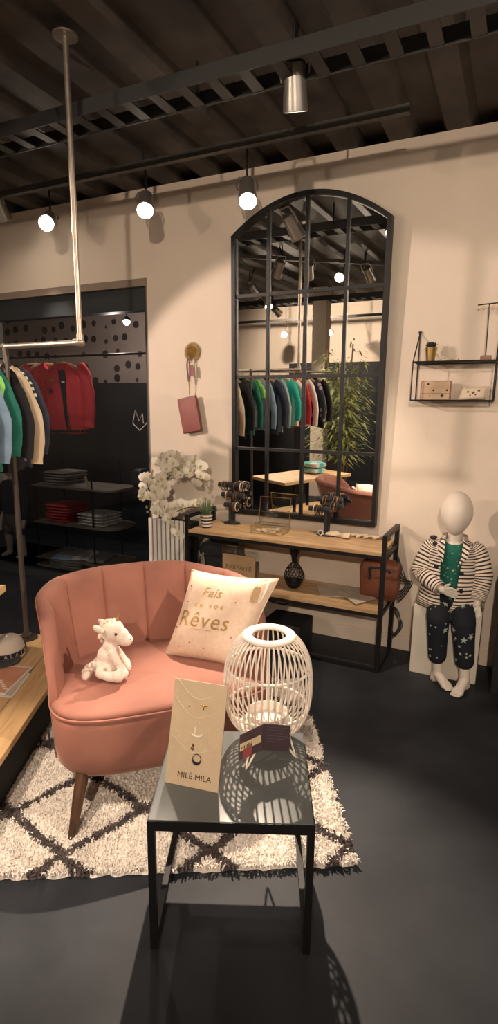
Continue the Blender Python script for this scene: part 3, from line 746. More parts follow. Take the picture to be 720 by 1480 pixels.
# ---- lower shelf: bag, sign, wire pineapple, papers, brown bag
m_navy = mat('black_leather', (.016, .02, .024), .42, col2=(.03, .035, .04), ns=9, bump=.2, bs=60)
m_brown = mat('cognac_leather', (.22, .075, .04), .5, col2=(.14, .045, .025), ns=6, bump=.15, bs=60)
def softbox(b, c, d, bulge=.02, nz=10, na=40, topf=.85, e=.35):
    R = []
    for i in range(nz+1):
        t = i/nz; f = lerp(1, topf, t); o = bulge*math.sin(PI*t); edge = .0 if 0 < i < nz else -.02
        if i in (1, nz-1): edge = -.004
        row = []
        for k in range(na):
            a = 2*PI*k/na; cc, ss = math.cos(a), math.sin(a)
            x = math.copysign(abs(cc)**e, cc)*(d[0]/2*f+o+edge); y = math.copysign(abs(ss)**e, ss)*(d[1]/2*lerp(1, topf*.8, t)+o*.6+edge)
            n = .005*noise.noise(V((x*9, y*9, t*4+c[0])))
            row.append(V((c[0]+x+n, c[1]+y+n, c[2]+d[2]*t)))
        R.append(row)
    b.rings(R)
BG = thing('black_handbag', 'black leather handbag with tassel standing at the left of the lower shelf', 'handbag', (-1.73, -.19, ZS))
b = MB(); softbox(b, (-1.735, -.19, ZS), (.27, .13, .235), .012); b.build('body', m_navy, BG)
b = MB(); softbox(b, (-1.735, -.215, ZS+.13), (.30, .12, .10), .008, topf=.9); b.build('flap', m_navy, BG)
b = MB(); b.tube(arc([(-1.84, -.19, ZS+.225), (-1.82, -.19, ZS+.27), (-1.735, -.19, ZS+.285), (-1.65, -.19, ZS+.27), (-1.63, -.19, ZS+.225)]), .007, 8); b.build('handle', m_navy, BG)
b = MB(); b.tube(arc([(-1.875, -.24, ZS+.20), (-1.9, -.25, ZS+.14), (-1.885, -.26, ZS+.06), (-1.85, -.27, ZS+.05), (-1.86, -.26, ZS+.12)]), .005, 8); b.build('strap', m_navy, BG)
b = MB(); b.ell((-1.845, -.275, ZS+.15), (.008, .008, .010)); 
for k in range(9): b.tube([(-1.845, -.275, ZS+.145), (-1.845+.014*math.cos(k*.7), -.275+.008*math.sin(k*.7), ZS+.075)], .0035, 5)
b.build('tassel', mat('grey_suede', (.28, .24, .2), .9), BG)
# acrylic frame with kraft card
SG = thing('sign_holder', 'clear acrylic stand holding a kraft card behind the pink armchair', 'sign', (-1.55, -.31, ZS))
b = MB(); b.b2((-1.675, -.318, ZS), (-1.672, -.29, ZS+.245)); b.b2((-1.675, -.318, ZS+.242), (-1.43, -.315, ZS+.245)); b.b2((-1.675, -.318, ZS), (-1.425, -.28, ZS+.004)); b.build('brass_edge', m_brass, SG, smooth=False)
b = MB(); b.b2((-1.674, -.3165, ZS+.004), (-1.427, -.315, ZS+.245)); b.build('acrylic_sheet', m_clear, SG, smooth=False)
b = MB(); b.b2((-1.665, -.33, ZS+.004), (-1.43, -.322, ZS+.19)); b.build('kraft_card', m_kraft, SG, bevel=.001, smooth=False)
text('PARFAITE', .042, mat('brown_print', (.20, .13, .08), .7), SG, (-1.548, -.3315, ZS+.105), (1, 0, 0), (0, 0, 1), space=1.05)
text('MAMAN', .026, bpy.data.materials['brown_print'], SG, (-1.548, -.3315, ZS+.055), (1, 0, 0), (0, 0, 1), space=1.15)
# wire pineapple
PA = thing('wire_pineapple', 'black wire pineapple ornament on the lower shelf of the console', 'ornament', (-1.195, -.245, ZS))
b = MB(); pf = lambda t: (.062*math.sin(PI*(.10+.84*t))**.8, .004+.165*t)
for sgn in (1, -1):
    for k in range(16):
        a0_ = 2*PI*k/16; b.tube([V((pf(t)[0]*math.cos(a0_+sgn*t*1.6), pf(t)[0]*math.sin(a0_+sgn*t*1.6), pf(t)[1])) for t in [j/14 for j in range(15)]], .0017, 5)
for t in (.0, .35, .7, 1): 
    r_, z_ = pf(t); b.tube([V((r_*math.cos(2*PI*k/28), r_*math.sin(2*PI*k/28), z_)) for k in range(28)], .0022, 6, loop=True)
b.build('wire_body', m_black, PA, world=False)
b = MB(); b.lathe([(.03, .004), (.045, .02), (.052, .05), (.05, .055), (.03, .02)], 24); b.build('candle_cup', m_black, PA, world=False)
b = MB()
for k in range(12):
    a = 2*PI*k/12; o_ = .5+.5*(k % 2)
    b.tube([V((.012*math.cos(a), .012*math.sin(a), .165)), V((.018*math.cos(a), .018*math.sin(a), .21)), V(((.022+.028*o_)*math.cos(a), (.022+.028*o_)*math.sin(a), .275))], [.006, .009, .001], 6, flat=.3, up=(math.cos(a), math.sin(a), 0))
b.build('leaf_crown', m_black, PA, world=False)
# papers
m_paper = mat('newsprint', (.60, .52, .42), .8, col2=(.50, .43, .34), ns=10)
def sheet(name, pts, z, m, lab, cat, dz=.004, curl=.006, parent=None):
    a, b_, c, d = [V((p.x, p.y, 0)) for p in pts]
    g = lambda i, j: a.lerp(b_, i).lerp(d.lerp(c, i), j)+V((0, 0, z+curl*abs(math.sin(PI*i))*.6+curl*(.3 if j > .5 else 0)*j))
    b = MB(); N = 12
    top = [[g(i/N, j/N)+V((0, 0, dz)) for i in range(N+1)] for j in range(N+1)]
    b.grid(lambda i, j: g(i, j)+V((0, 0, dz)), N, N); b.grid(lambda i, j: g(i, j), N, N)
    for e in (lambda t: g(t, 0), lambda t: g(1, t), lambda t: g(1-t, 1), lambda t: g(0, 1-t)):
        b.grid(lambda i, j, e=e: e(i)+V((0, 0, dz*j)), N, 1)
    return b.build(name, m, parent, smooth=False, label=lab, cat=cat), g
o1, g1 = sheet('newspaper', [P(458, 846, z=ZS), P(462, 862, z=ZS), P(512, 864, z=ZS), P(508, 848, z=ZS)], ZS, m_paper, 'open pale leaflet lying under the printed one on the lower shelf', 'leaflet')
LB = thing('printed_leaflet', 'pale leaflet with dark handwriting at the front of the lower shelf', 'leaflet', P(510, 862, z=ZS))
o2, g2 = sheet('page', [P(480, 853, z=ZS), P(514, 876, z=ZS), P(543, 868, z=ZS), P(510, 851, z=ZS)], ZS+.009, m_paper, None, None, parent=LB)
b = MB()
for r_ in range(3):
    for k in range(7):
        c = g2(.2+.09*k, .3+.18*r_)+V((0, 0, .0046)); b.box(c, (.011, .003, .0006), rz=-.5+.6*(k % 3))
b.build('handwriting', m_ink, LB, kind='stuff', smooth=False)
# brown bag
BB_ = thing('brown_satchel', 'cognac leather satchel at the right end of the lower shelf', 'bag', (-.66, -.19, ZS))
DX = .085
b = MB(); softbox(b, (-.745+DX, -.185, ZS), (.22, .10, .245), .01, topf=.95, e=.28); b.build('body', m_brown, BB_)
b = MB(); softbox(b, (-.745+DX, -.20, ZS+.125), (.225, .085, .118), .008, topf=.98, e=.25); b.build('flap', m_brown, BB_)
b = MB(); b.M = Matrix.Translation((DX, 0, 0)); b.tube(arc([(-.79, -.249, ZS+.15), (-.80, -.26, ZS+.20), (-.75, -.262, ZS+.21), (-.69, -.26, ZS+.20), (-.68, -.25, ZS+.185)]), .006, 8); b.tube([(-.795, -.256, ZS+.19), (-.797, -.256, ZS+.13)], .007, 6); b.build('handle', m_navy, BB_)
# strap bundle hanging at the console end
SB = thing('strap_bundle', 'dark cords and strap hung in loops beside the brown satchel', 'strap', (-.555, -.17, .25))
b = MB()
for k in range(4): b.tube(arc([(-.578+.005*k, -.15-.02*k, .66), (-.53-.008*k, -.2, .58-.02*k), (-.505+.01*k, -.2+.01*k, .50), (-.545, -.18, .44-.02*k), (-.572, -.17, .50)]), .004, 6)
for k in range(3): b.tube(arc([(-.575, -.22, .36), (-.53-.008*k, -.25, .34), (-.515+.008*k, -.26, .26), (-.55, -.24, .19-.01*k), (-.57, -.2, .22)]), .0032, 6)
b.build('cord', m_navy, SB)
# kit on the floor below
b = MB(); b.b2((-1.36, -.37, .0), (-1.1, -.12, .17)); b.build('black_box', m_blackmat, bevel=.006, label='plain black box on the floor under the console', cat='box')
b = MB(); b.tube(arc([(-1.45, -.2, .35), (-1.40, -.22, .27), (-1.28, -.2, .24), (-1.22, -.17, .28), (-1.2, -.06, .33)]), .004, 8); b.build('power_cable', m_blackmat, label='black cable hanging below the lower shelf of the console', cat='cable')

# ------------------------------------------------------------------ wall items
m_palm = mat('golden_palm', (.42, .28, .10), .45, metal=.35, col2=(.50, .36, .15), ns=25)
fc = P(277, 506, Y=-.02)
PF = thing('palm_leaf_hook', 'round golden palm-leaf wall hook above the pink pouch', 'wall hook', (fc.x, -.0, fc.z))
b = MB(); NL = 34
for k in range(NL):
    a = -PI/2+.35+(2*PI-.7)*k/(NL-1); r_ = .066*(1+.05*math.sin(k*3.1))
    d = V((math.cos(a), 0, math.sin(a))); t_ = V((-d.z, 0, d.x)); o_ = V((fc.x, -.018, fc.z-.012))
    w_ = r_*math.tan(PI/NL*.92)
    b._add([o_+V((0, 0, 0)), o_+d*r_*.8-t_*w_*.8+V((0, .004, 0)), o_+d*r_*1.03+V((0, .006, 0)), o_+d*r_*.8+t_*w_*.8+V((0, .004, 0)), o_+d*r_*.55+V((0, -.006, 0))], [(0, 1, 4), (1, 2, 4), (2, 3, 4), (3, 0, 4)])
b.build('leaf', m_palm, PF, smooth=False, solid=.0015)
b = MB(); b.tube([V((fc.x, -.018, fc.z-.012)), V((fc.x+.008, -.03, fc.z-.075))], [.004, .003], 8); b.tube([V((fc.x, -.001, fc.z-.02)), V((fc.x, -.02, fc.z-.014))], .006, 8); b.tube(arc([(fc.x-.004, -.024, fc.z-.055), (fc.x-.004, -.05, fc.z-.06), (fc.x-.004, -.055, fc.z-.045)], 5), .003, 6); b.build('stem_hook', m_brass, PF)
m_rose = mat('dusty_rose_leather', (.30, .105, .085), .5, col2=(.25, .08, .07), ns=9, bump=.06, bs=80)
pt = P(272, 575, Y=-.05)
PO = thing('wristlet_pouch', 'dusty rose zipped pouch hanging by its strap from the golden hook', 'pouch', (pt.x+.01, -.04, pt.z-.2))
q = [P(256.5, 577, Y=-.05), P(283, 571, Y=-.05), P(292, 622, Y=-.045), P(266, 627, Y=-.045)]
R = []
def pouch(off, y):
    c = (q[0]+q[1]+q[2]+q[3])/4; out = []
    cs = [q[0], q[1], q[2], q[3]]
    for k in range(4):
        a = cs[k-1]; m_ = cs[k]; n_ = cs[(k+1) % 4]; rr = .014 if k in (1, 2) else .006
        for t in (0, .25, .5, .75, 1):
            p_ = (m_+(a-m_).normalized()*rr).lerp(m_, t).lerp(m_.lerp(m_+(n_-m_).normalized()*rr, t), t)
            p_ = c+(p_-c)*(1+off); out.append(V((p_.x, y, p_.z)))
    return out
b = MB(); b.rings([pouch(-.25, -.028), pouch(-.04, -.030), pouch(0, -.036), pouch(0, -.052), pouch(-.04, -.058), pouch(-.25, -.061)]); b.build('pouch', m_rose, PO)
b = MB(); b.tube([V((p_.x, -.044, p_.z)) for p_ in pouch(.015, 0)[5:15]], .003, 6); b.build('zip', mat('zip_gold', (.4, .26, .12), .4, metal=.8), PO)
h0 = V((fc.x-.004, -.052, fc.z-.052))
b = MB()
for s_ in (-1, 1): b.tube(arc([h0+V((.006*s_, 0, 0)), h0+V((.010*s_-.004, 0, -.05)), h0+V((.007*s_, 0, -.12)), h0+V((.002*s_, 0, -.16))]), .0065, 6, flat=.35, up=(0, 1, 0))
b.build('wrist_strap', mat('dark_rose', (.13, .05, .045), .5), PO)
b = MB(); b.prism([(h0.x+.012, h0.z-.05), (h0.x+.03, h0.z-.045), (h0.x+.04, h0.z-.09), (h0.x+.036, h0.z-.125), (h0.x+.012, h0.z-.12)], .046, .052, Matrix(((1, 0, 0, 0), (0, 0, -1, 0), (0, 1, 0, 0), (0, 0, 0, 1)))); b.build('leather_tab', m_rose, PO, bevel=.002)
b = MB(); b.tube([h0+V((0, 0, -.155)), h0+V((0, .002, -.185))], .004, 8); b.tube([V((h0.x+.000, -.05, h0.z-.185)), V((pt.x+.008, -.046, q[1].z+.002))], .003, 8); b.build('clasp', m_brass, PO)

# ------------------------------------------------------------------ wire wall shelf
WS = thing('wire_wall_shelf', 'black wire wall shelf with two levels on the right of the mirror', 'wall shelf', (-.35, 0, 1.557))
xa, xb, yf, z0, z1, zt = -.562, -.140, -.17, 1.557, 1.762, 1.935
for x in (xa, xb):
    b = MB()
    b.tube([(x, -.006, z0), (x, -.006, zt)], .0035, 8); b.tube([(x, -.006, zt), (x, yf, z0+.205), (x, yf+.0, z0)], .0035, 8); b.tube([(x, -.006, z0), (x, yf, z0)], .0035, 8); b.tube([(x, -.006, z1), (x, yf, z1)], .003, 8)
    b.tube([(x, -.012, zt), (x, .0, zt)], .009, 12)
    b.build('side_frame', m_black, WS)
for z in (z0, z1):
    b = MB(); b.tube([(xa, yf, z), (xb, yf, z)], .0035, 8); b.tube([(xa, -.006, z), (xb, -.006, z)], .0035, 8)
    b.build('rail', m_black, WS)
    for q_ in range(1, 8):
        b = MB(); yy = lerp(yf, -.006, q_/8); b.tube([(xa, yy, z), (xb, yy, z)], .0014, 6); b.build('shelf_wire', m_black, WS)
zs0, zs1 = z0+.0035, z1+.0035
gp = (-.483, -.085)
GP = thing('gold_plant_pot', 'small gold pot of dark succulent on the upper wire shelf', 'plant', (gp[0], gp[1], 1.69))
b = MB(); b.lathe([(.022, 0), (.033, .078), (.030, .078), (.020, .01)], 24, c=(0, 0, z1+.0035-1.69)); b.build('pot', m_brass, GP, world=False)
b = MB()
for k in range(26):
    a = k*2.4; t = .3+.75*(k/26); ax = V((math.cos(a)*math.sin(t), math.sin(a)*math.sin(t), math.cos(t))); p0 = V((0, 0, z1+.075-1.69)); b.tube([p0, p0+ax*.025, p0+ax*.042], [.006, .009, .001], 6, flat=.5)
b.build('succulent', mat('black_green', (.025, .035, .03), .6), GP, world=False)
b = MB(); b.tube(arc([(-.44, -.08, zs1+.008), (-.425, -.07, zs1+.022), (-.40, -.08, zs1+.024), (-.385, -.09, zs1+.012), (-.36, -.08, zs1+.016), (-.335, -.09, zs1+.008)], 6), .0075, 8); b.build('beaded_necklace', m_shell, label='pale chunky necklace lying on the upper wire shelf', cat='necklace')
b = MB(); b.tube([(-.405+.02*math.cos(t), -.115+.018*math.sin(t), zs1+.006) for t in [2*PI*k/20 for k in range(20)]], .005, 8, loop=True); b.build('bangle', mat('white_bangle', (.75, .68, .6), .4), label='small white ring bangle in front of the pale necklace', cat='bangle')
JS = thing('earring_stand', 'tall black T-shaped earring stand in a wooden block on the upper wire shelf', 'jewellery display', (-.197, -.08, zs1))
b = MB(); b.box((-.197, -.08, zs1+.014), (.055, .04, .028)); b.build('block', wood('rosewood', (.30, .15, .10), (.2, .09, .06)), JS, bevel=.002)
b = MB(); b.tube([(-.199, -.08, zs1+.02), (-.205, -.08, zs1+.292)], .003, 8); b.tube([(-.262, -.08, zs1+.288), (-.11, -.08, zs1+.296)], .0032, 8); b.build('t_bar', m_black, JS)
for k in range(6):
    x = -.255+.024*k; z = zs1+.284
    b = MB(); b.tube([(x+.006*math.cos(t), -.083, z-.012+.009*math.sin(t)) for t in [2*PI*j/14 for j in range(14)]], .0012, 5, loop=True); b.ell((x, -.083, z-.024), .0028, 8, 6)
    b.build('hoop_earring', m_brass, label='fine gold hoop earring hanging from the black T-shaped stand', cat='earring', group='earrings on the T-shaped stand')
WB = thing('printed_wooden_box', 'small printed wooden box on the lower wire shelf', 'box', (-.44, -.08, zs0))
m_wbx = mat('pale_print_wood', (.52, .36, .24), .7, col2=(.62, .46, .32), ns=20)
b = MB(); b.box((-.44, -.08, zs0+.052), (.155, .07, .104)); b.build('box', m_wbx, WB, bevel=.002)
m_wbl = mat('wood_line', (.30, .15, .09), .7)
b = MB()
for z in (.004, .035, .068, .101): b.box((-.44, -.1155, zs0+z), (.155, .0012, .0025))
for x in (-.0765, .0765): b.box((-.44+x, -.1155, zs0+.052), (.0025, .0012, .10))
b.build('slat_line', m_wbl, WB, smooth=False)
b = MB()
for (x, z, r) in ((-.01, .052, .006), (.062, .052, .006), (.038, .022, .009), (-.04, .085, .006), (-.03, .02, .004)): b.ell((-.44+x, -.1155, zs0+z), (r, .0015, r*.9), 12, 6)
b.build('printed_motif', m_ink, WB)
MC = thing('mini_cushion', 'small cream printed cushion beside the wooden box on the lower wire shelf', 'cushion', (-.25, -.07, zs0))
def mc(side):
    def f(i, j):
        a, c = i*2-1, j*2-1; d = .024*((1-a**4)*(1-c**4))**.5
        return V((-.25+a*.072+.012*(c+1)/2, -.07-side*d+.025*(c+1)/2, zs0+.004+(c+1)/2*.068+.004*a))
    return f
b = MB(); b.grid(mc(1), 14, 12); b.grid(mc(-1), 14, 12); b.build('cushion_body', mat('cream_cotton', (.66, .54, .42), .85), MC, sharp=180)
b = MB()
for (u, v, r) in ((.3, .6, .006), (.5, .5, .008), (.68, .65, .007), (.42, .3, .005), (.6, .35, .005)): b.ell(mc(1)(u, v)+V((0, -.0005, 0)), (r, .0015, r), 10, 6)
b.build('flower_print', mat('brown_flower', (.14, .08, .06), .8), MC)
# ------------------------------------------------------------------ seated child mannequin and plinth
b = MB(); b.b2((-.436, -.297, 0), (-.075, -.018, .415)); b.build('white_plinth', mat('white_board', (.72, .66, .57), .6), bevel=.002, label='white cube plinth against the wall under the seated mannequin', cat='plinth')
m_man = mat('mannequin_white', (.78, .69, .60), .42)
MN = thing('seated_child_mannequin', 'white faceless child mannequin in a striped jacket sitting on the plinth', 'mannequin', (-.25, -.25, 0))
b = MB()
def headfn(p):
    t = (p.z/.12); k = 1.0-.20*max(0, -t)**1.3+.03*max(0, t)
    return V((p.x*k, p.y*k-(.010*max(0, -t)), p.z))
b.ell((-.256, -.26, .956), (.084, .096, .119), 32, 24, fn=headfn)
b.chain([(-.256, -.235, .87), (-.257, -.225, .80)], [.042, .040])
b.chain([(-.257, -.215, .745), (-.257, -.195, .65), (-.257, -.185, .53), (-.255, -.20, .47)], [.070, .075, .075, .078])
b.chain([(-.36, -.215, .745), (-.16, -.215, .748)], [.042, .042])
SR, ER, WR = V((-.375, -.22, .742)), V((-.425, -.255, .605)), V((-.285, -.375, .548))
SLh, EL, WL = V((-.14, -.22, .745)), V((-.098, -.245, .60)), V((-.108, -.30, .468))
b.chain([SR, ER, WR], [.036, .030, .019]); b.chain([SLh, EL, WL], [.036, .030, .019])
def hand(w, palm, fing, thumb, s=1.0, spread=None):
    # palm: direction wrist->knuckles, fing: direction the fingers run, side: across the palm
    palm = V(palm).normalized(); fing = V(fing).normalized(); side = V(spread).normalized()
    k0 = w+palm*.040*s
    for q_ in (-1, -.33, .33, 1): b.cap2(w+side*.008*q_*s, k0+side*.021*q_*s, .0125*s, .0080*s, 10)
    for q_, l in ((-1, .030), (-.33, .036), (.33, .034), (1, .025)):
        a_ = k0+side*.0235*q_*s; m_ = a_+(palm*.5+fing*.5).normalized()*l*.55*s; e_ = m_+fing*l*.6*s
        b.chain([a_, m_, e_], [.0072*s, .0064*s, .0052*s], 8)
    th = V(thumb).normalized(); t0_ = w+palm*.012*s+side*-.012*s
    b.chain([t0_, t0_+th*.022*s, t0_+th*.022*s+(th+palm).normalized()*.020*s], [.0095*s, .0078*s, .006*s], 8)
hand(WR, (1, -.15, -.10), (.95, .10, -.35), (.35, -.25, .80), 1.05, (.05, .25, -1))
hand(WL, (.05, -.25, -1), (-.30, -.25, -.9), (-.7, -.5, -.45), .95, (-1, .1, .1))
# legs: thigh forward over the plinth edge, shin down, feet turned in
for hip, kn, an, toe in (((-.305, -.20, .455), (-.292, -.385, .385), (-.274, -.372, .065), (-.188, -.440, .020)), ((-.205, -.20, .455), (-.160, -.390, .395), (-.126, -.395, .065), (-.158, -.480, .020))):
    hip, kn, an, toe = V(hip), V(kn), V(an), V(toe)
    calf = kn.lerp(an, .35)+V((0, .010, 0))
    b.chain([hip, kn], [.066, .045]); b.chain([kn, calf, an], [.043, .036, .026])
    d = (toe-an); d.z = 0; d.normalize(); sd = V((-d.y, d.x, 0))
    heel = an-d*.018; heel.z = .024
    b.chain([an, heel], [.026, .024]); mid = an+d*.04; mid.z = .034; b.chain([an, mid], [.027, .026])
    for q_ in (-1, -.35, .35, 1): 
        k1 = an+d*.075+sd*.017*q_; k1.z = .018; b.chain([mid, k1], [.024, .0165])
    for q_, l, r_ in ((-1.05, .026, .0085), (-.5, .029, .0075), (0, .029, .0075), (.5, .026, .007), (1.05, .022, .007)):
        q2 = q_ if an.x > -.2 else -q_
        if an.x > -.2: q2 = q_
        k1 = an+d*.080+sd*.019*q2; k1.z = .012; k2 = k1+d*l; k2.z = .009; b.chain([k1, k2], [r_*1.1, r_], 8)
b.build('body', m_man, MN, remesh=.0032, rsm=5)
# shirt
m_teal = dots('teal_print_tee', (.012, .13, .095), (.25, .36, .22), 42, .16, .8)
nt = m_teal.node_tree
m_teal.node_tree.nodes['Principled BSDF'].inputs['Roughness'].default_value = .85
R = []
for z, rx, ry, cy in ((.47, .098, .100, -.20), (.53, .094, .092, -.19), (.62, .092, .090, -.198), (.70, .098, .088, -.212), (.755, .105, .075, -.22), (.782, .075, .055, -.225), (.802, .052, .047, -.228)):
    R.append([V((-.257+rx*math.cos(2*PI*k/40), cy+ry*math.sin(2*PI*k/40), z-.02*max(0, -math.sin(2*PI*k/40))*(1 if z > .79 else 0))) for k in range(40)])
b = MB(); b.rings(R, cap=False); b.build('tee_shirt', m_teal, MN, sub=1)
# star print
def star(b, c, r, nrm, npts=5, ph=0):
    n = V(nrm).normalized(); u = V((0, 0, 1)).cross(n).normalized(); w_ = n.cross(u); pts = []
    for k in range(npts*2):
        a = ph+PI*k/npts; rr = r if k % 2 == 0 else r*.38; pts.append(c+u*math.cos(a)*rr+w_*math.sin(a)*rr)
    m_ = len(b.v); b._add(pts+[p_+n*.0012 for p_ in pts]+[c+n*.0016], [(k, (k+1) % (npts*2), npts*2+(k+1) % (npts*2), npts*2+k) for k in range(npts*2)]+[(npts*2+k, npts*2+(k+1) % (npts*2), npts*4) for k in range(npts*2)])
b = MB()
for (x, z, r_) in ((-.262, .70, .016), (-.235, .695, .010), (-.275, .65, .008), (-.245, .64, .009), (-.27, .60, .006), (-.25, .59, .006)): star(b, V((x, -.292-.008*(.70-z)*0, z)), r_, (0, -1, 0), 5, z*20)
b.build('star_print', mat('pale_gold_ink', (.45, .45, .26), .7), MN, kind='stuff', smooth=False)
# striped jacket
m_js = stripes('jacket_stripes', (.80, .68, .56), (.035, .03, .035), 27, .42, 'UV', .85)
m_jsl = stripes('jacket_stripes_sleeve', (.80, .68, .56), (.035, .03, .035), 24, .42, 'UV', .85)
def jacket_ring(z, rx, ry, cy, g0, g1, out=0):
    # open at the front between angles g0 (right panel edge) and g1 (left panel edge); -90deg is the front
    row = []
    for k in range(49):
        a = math.radians(lerp(g1, 360+g0, k/48)); wv = .004*math.sin(a*7+z*20)
        row.append(V((-.257+(rx+wv)*math.cos(a), cy+(ry+wv)*math.sin(a), z)))
    return row
R = []
for z, rx, ry, cy, g0, g1 in ((.420, .178, .145, -.225, -100, -88), (.46, .165, .14, -.225, -102, -80), (.53, .152, .13, -.218, -108, -74), (.62, .142, .122, -.218, -112, -70), (.69, .140, .115, -.22, -112, -66), (.745, .140, .10, -.22, -118, -62), (.778, .115, .078, -.222, -125, -55), (.795, .075, .062, -.225, -130, -50)):
    R.append(jacket_ring(z, rx, ry, cy, g0, g1))
b = MB(); b.rings(R, cap=False, closed=False)
b.build('jacket_body', m_js, MN, solid=.006, sharp=80)
def sleeve(pts, rr, nm='sleeve'):
    bb = MB(); P_ = arc(pts, 6); r_ = [lerp(rr[min(int(i/6), len(rr)-1)], rr[min(int(i/6)+1, len(rr)-1)], (i % 6)/6)*(1+.04*math.sin(i*1.7)) for i in range(len(P_))]
    bb.tube(P_, r_, 20, cap=False); bb.build(nm, m_jsl, MN, solid=.005, sharp=80)
sleeve([SR+V((.03, 0, .022)), SR+V((-.004, -.004, -.015)), ER+V((.008, -.002, .012)), ER+V((.035, -.03, -.018)), WR+V((-.012, .008, .002))], [.044, .054, .052, .047, .035])
sleeve([SLh+V((-.03, 0, .022)), SLh+V((.006, -.004, -.015)), EL+V((.002, 0, .02)), EL.lerp(WL, .5), WL+V((0, .004, .022))], [.044, .054, .051, .045, .036])
# lapels, pockets, buttons, collar
def flat_panel(pts, nm, m_, off=.0):
    bb = MB(); n = len(pts); bb._add([V(p_) for p_ in pts], [tuple(range(n))], [[(p_[0]*4, (p_[0]*.5+p_[2])*1.6) for p_ in pts]]); return bb.build(nm, m_, MN, solid=.006, smooth=False)
flat_panel([(-.300, -.275, .812), (-.335, -.290, .792), (-.330, -.322, .735), (-.300, -.335, .690), (-.297, -.325, .735)], 'lapel', m_js)
flat_panel([(-.208, -.275, .812), (-.170, -.290, .790), (-.172, -.325, .735), (-.222, -.338, .675), (-.206, -.328, .735)], 'lapel', m_js)
b = MB(); R = []
for z, r_ in ((.795, .062), (.812, .064), (.828, .060)): R.append([V((-.257+r_*1.06*math.cos(math.radians(lerp(-48, 228, k/30))), -.226+r_*.95*math.sin(math.radians(lerp(-48, 228, k/30))), z)) for k in range(31)])
b.rings(R, cap=False, closed=False); b.build('collar', m_js, MN, solid=.006)
m_btn = mat('navy_button', (.02, .018, .025), .35)
for (x, y, z) in ((-.330, -.335, .665), (-.196, -.345, .645), (-.190, -.352, .55), (-.348, -.325, .79)):
    b = MB(); b.lathe([(.004, 0), (.012, .001), (.0125, .005), (.010, .006), (.003, .0045)], 18, c=(x, y, z), M=Matrix.Rotation(PI/2, 4, 'X')); b.build('button', m_btn, MN)
# pompom on the shoulder
b = MB(); b.ell((-.368, -.245, .806), (.020, .018, .012), 14, 10, fn=lambda p_: p_*(1+.18*noise.noise(p_*120))); b.build('shoulder_bow', m_btn, MN)
# trousers
m_tr = mat('navy_trousers', (.010, .012, .020), .85, bump=.1, bs=60)
b = MB()
b.chain([(-.30, -.19, .468), (-.215, -.19, .468)], [.086, .086], 20)
for hip, kn, hem in (((-.305, -.20, .460), (-.292, -.385, .378), (-.281, -.372, .165)), ((-.205, -.20, .460), (-.158, -.390, .385), (-.136, -.388, .170))):
    hip, kn, hem = V(hip), V(kn), V(hem); b.chain([hip, kn], [.078, .062], 20); b.chain([kn, kn.lerp(hem, .5)], [.061, .054], 20); b.chain([kn.lerp(hem, .5), hem], [.054, .050], 20)
o = b.build('trousers', m_tr, MN, remesh=.006, rsm=3)
b = MB(); rs = random.Random(5)
for hip, kn, hem, nst in (((-.305, -.20, .460), (-.292, -.385, .378), (-.281, -.372, .165), 11), ((-.205, -.20, .460), (-.158, -.390, .385), (-.136, -.388, .170), 11)):
    hip, kn, hem = V(hip), V(kn), V(hem)
    for k in range(nst):
        t = rs.random(); a = rs.uniform(-1.1, 1.1); r0 = lerp(.0615, .0515, min(1, t*1.6))
        c = kn.lerp(hem, t); n = V((math.sin(a), -math.cos(a), 0)); star(b, c+n*r0, rs.choice((.005, .007, .010, .020 if t < .4 else .008)), n, 5, rs.random()*3)
    for k in range(6):
        t = rs.uniform(.45, 1); a = rs.uniform(-.9, .9); c = hip.lerp(kn, t); n = V((math.sin(a), 0, math.cos(a))); n = (n+V((0, -.5, 0))).normalized(); star(b, c+n*lerp(.078, .062, t), rs.choice((.005, .007, .018)), n, 5, rs.random()*3)
b.build('flower_print', mat('pale_mint_ink', (.42, .50, .44), .7), MN, kind='stuff', smooth=False)

# ------------------------------------------------------------------ unicorn plush
m_plush = mat('white_plush', (.84, .72, .64), .95, sheen=.5, bump=.5, bs=160, col2=(.78, .66, .57), ns=30)
ub = P(158, 976, z=.478)
UN = thing('unicorn_plush', 'white plush unicorn with a tiny gold horn sitting on the pink armchair', 'soft toy', (ub.x, ub.y, .478))
# image-plane frame of the toy: right along the view's right, forward towards the viewer
ur = V((RT.x, RT.y, 0)).normalized(); uf = V((ur.y, -ur.x, 0))
def U(x, y, z): return V((ub.x, ub.y, .478))+ur*x+uf*y+V((0, 0, z))
def ue(c, r, rot=0):
    Rm = Matrix((ur, -uf, V((0, 0, 1)))).transposed().to_4x4() @ Matrix.Rotation(rot, 4, 'Y'); return dict(c=U(*c), r=r, M=Rm)
b = MB()
b.ell(**ue((-.014, 0, .044), (.050, .044, .042))); b.ell(**ue((-.004, 0, .082), (.040, .036, .048), .3)); b.ell(**ue((.010, 0, .120), (.031, .029, .042), .15))
b.ell(**ue((.020, 0, .184), (.044, .038, .047), .5)); b.ell(**ue((.046, 0, .166), (.038, .032, .035), .6)); b.ell(**ue((.068, 0, .150), (.029, .028, .026), .3))
for s_ in (-1, 1):
    b.chain([U(-.02, .034*s_, .03), U(.012, .052*s_, .022)], [.026, .019], 14); b.chain([U(.012, .052*s_, .022), U(.040, .056*s_, .022), U(.048, .056*s_, .025)], [.019, .020, .024], 14)
    b.chain([U(.022, .024*s_, .104), U(.046, .030*s_, .065), U(.064, .028*s_+.004, .024)], [.016, .014, .019], 14)
b.chain([U(-.05, 0, .05), U(-.075, .010, .030), U(-.085, .02, .005)], [.015, .020, .018], 12)
b.build('body', m_plush, UN, remesh=.0035, rsm=6)
b = MB(); rs = random.Random(3)
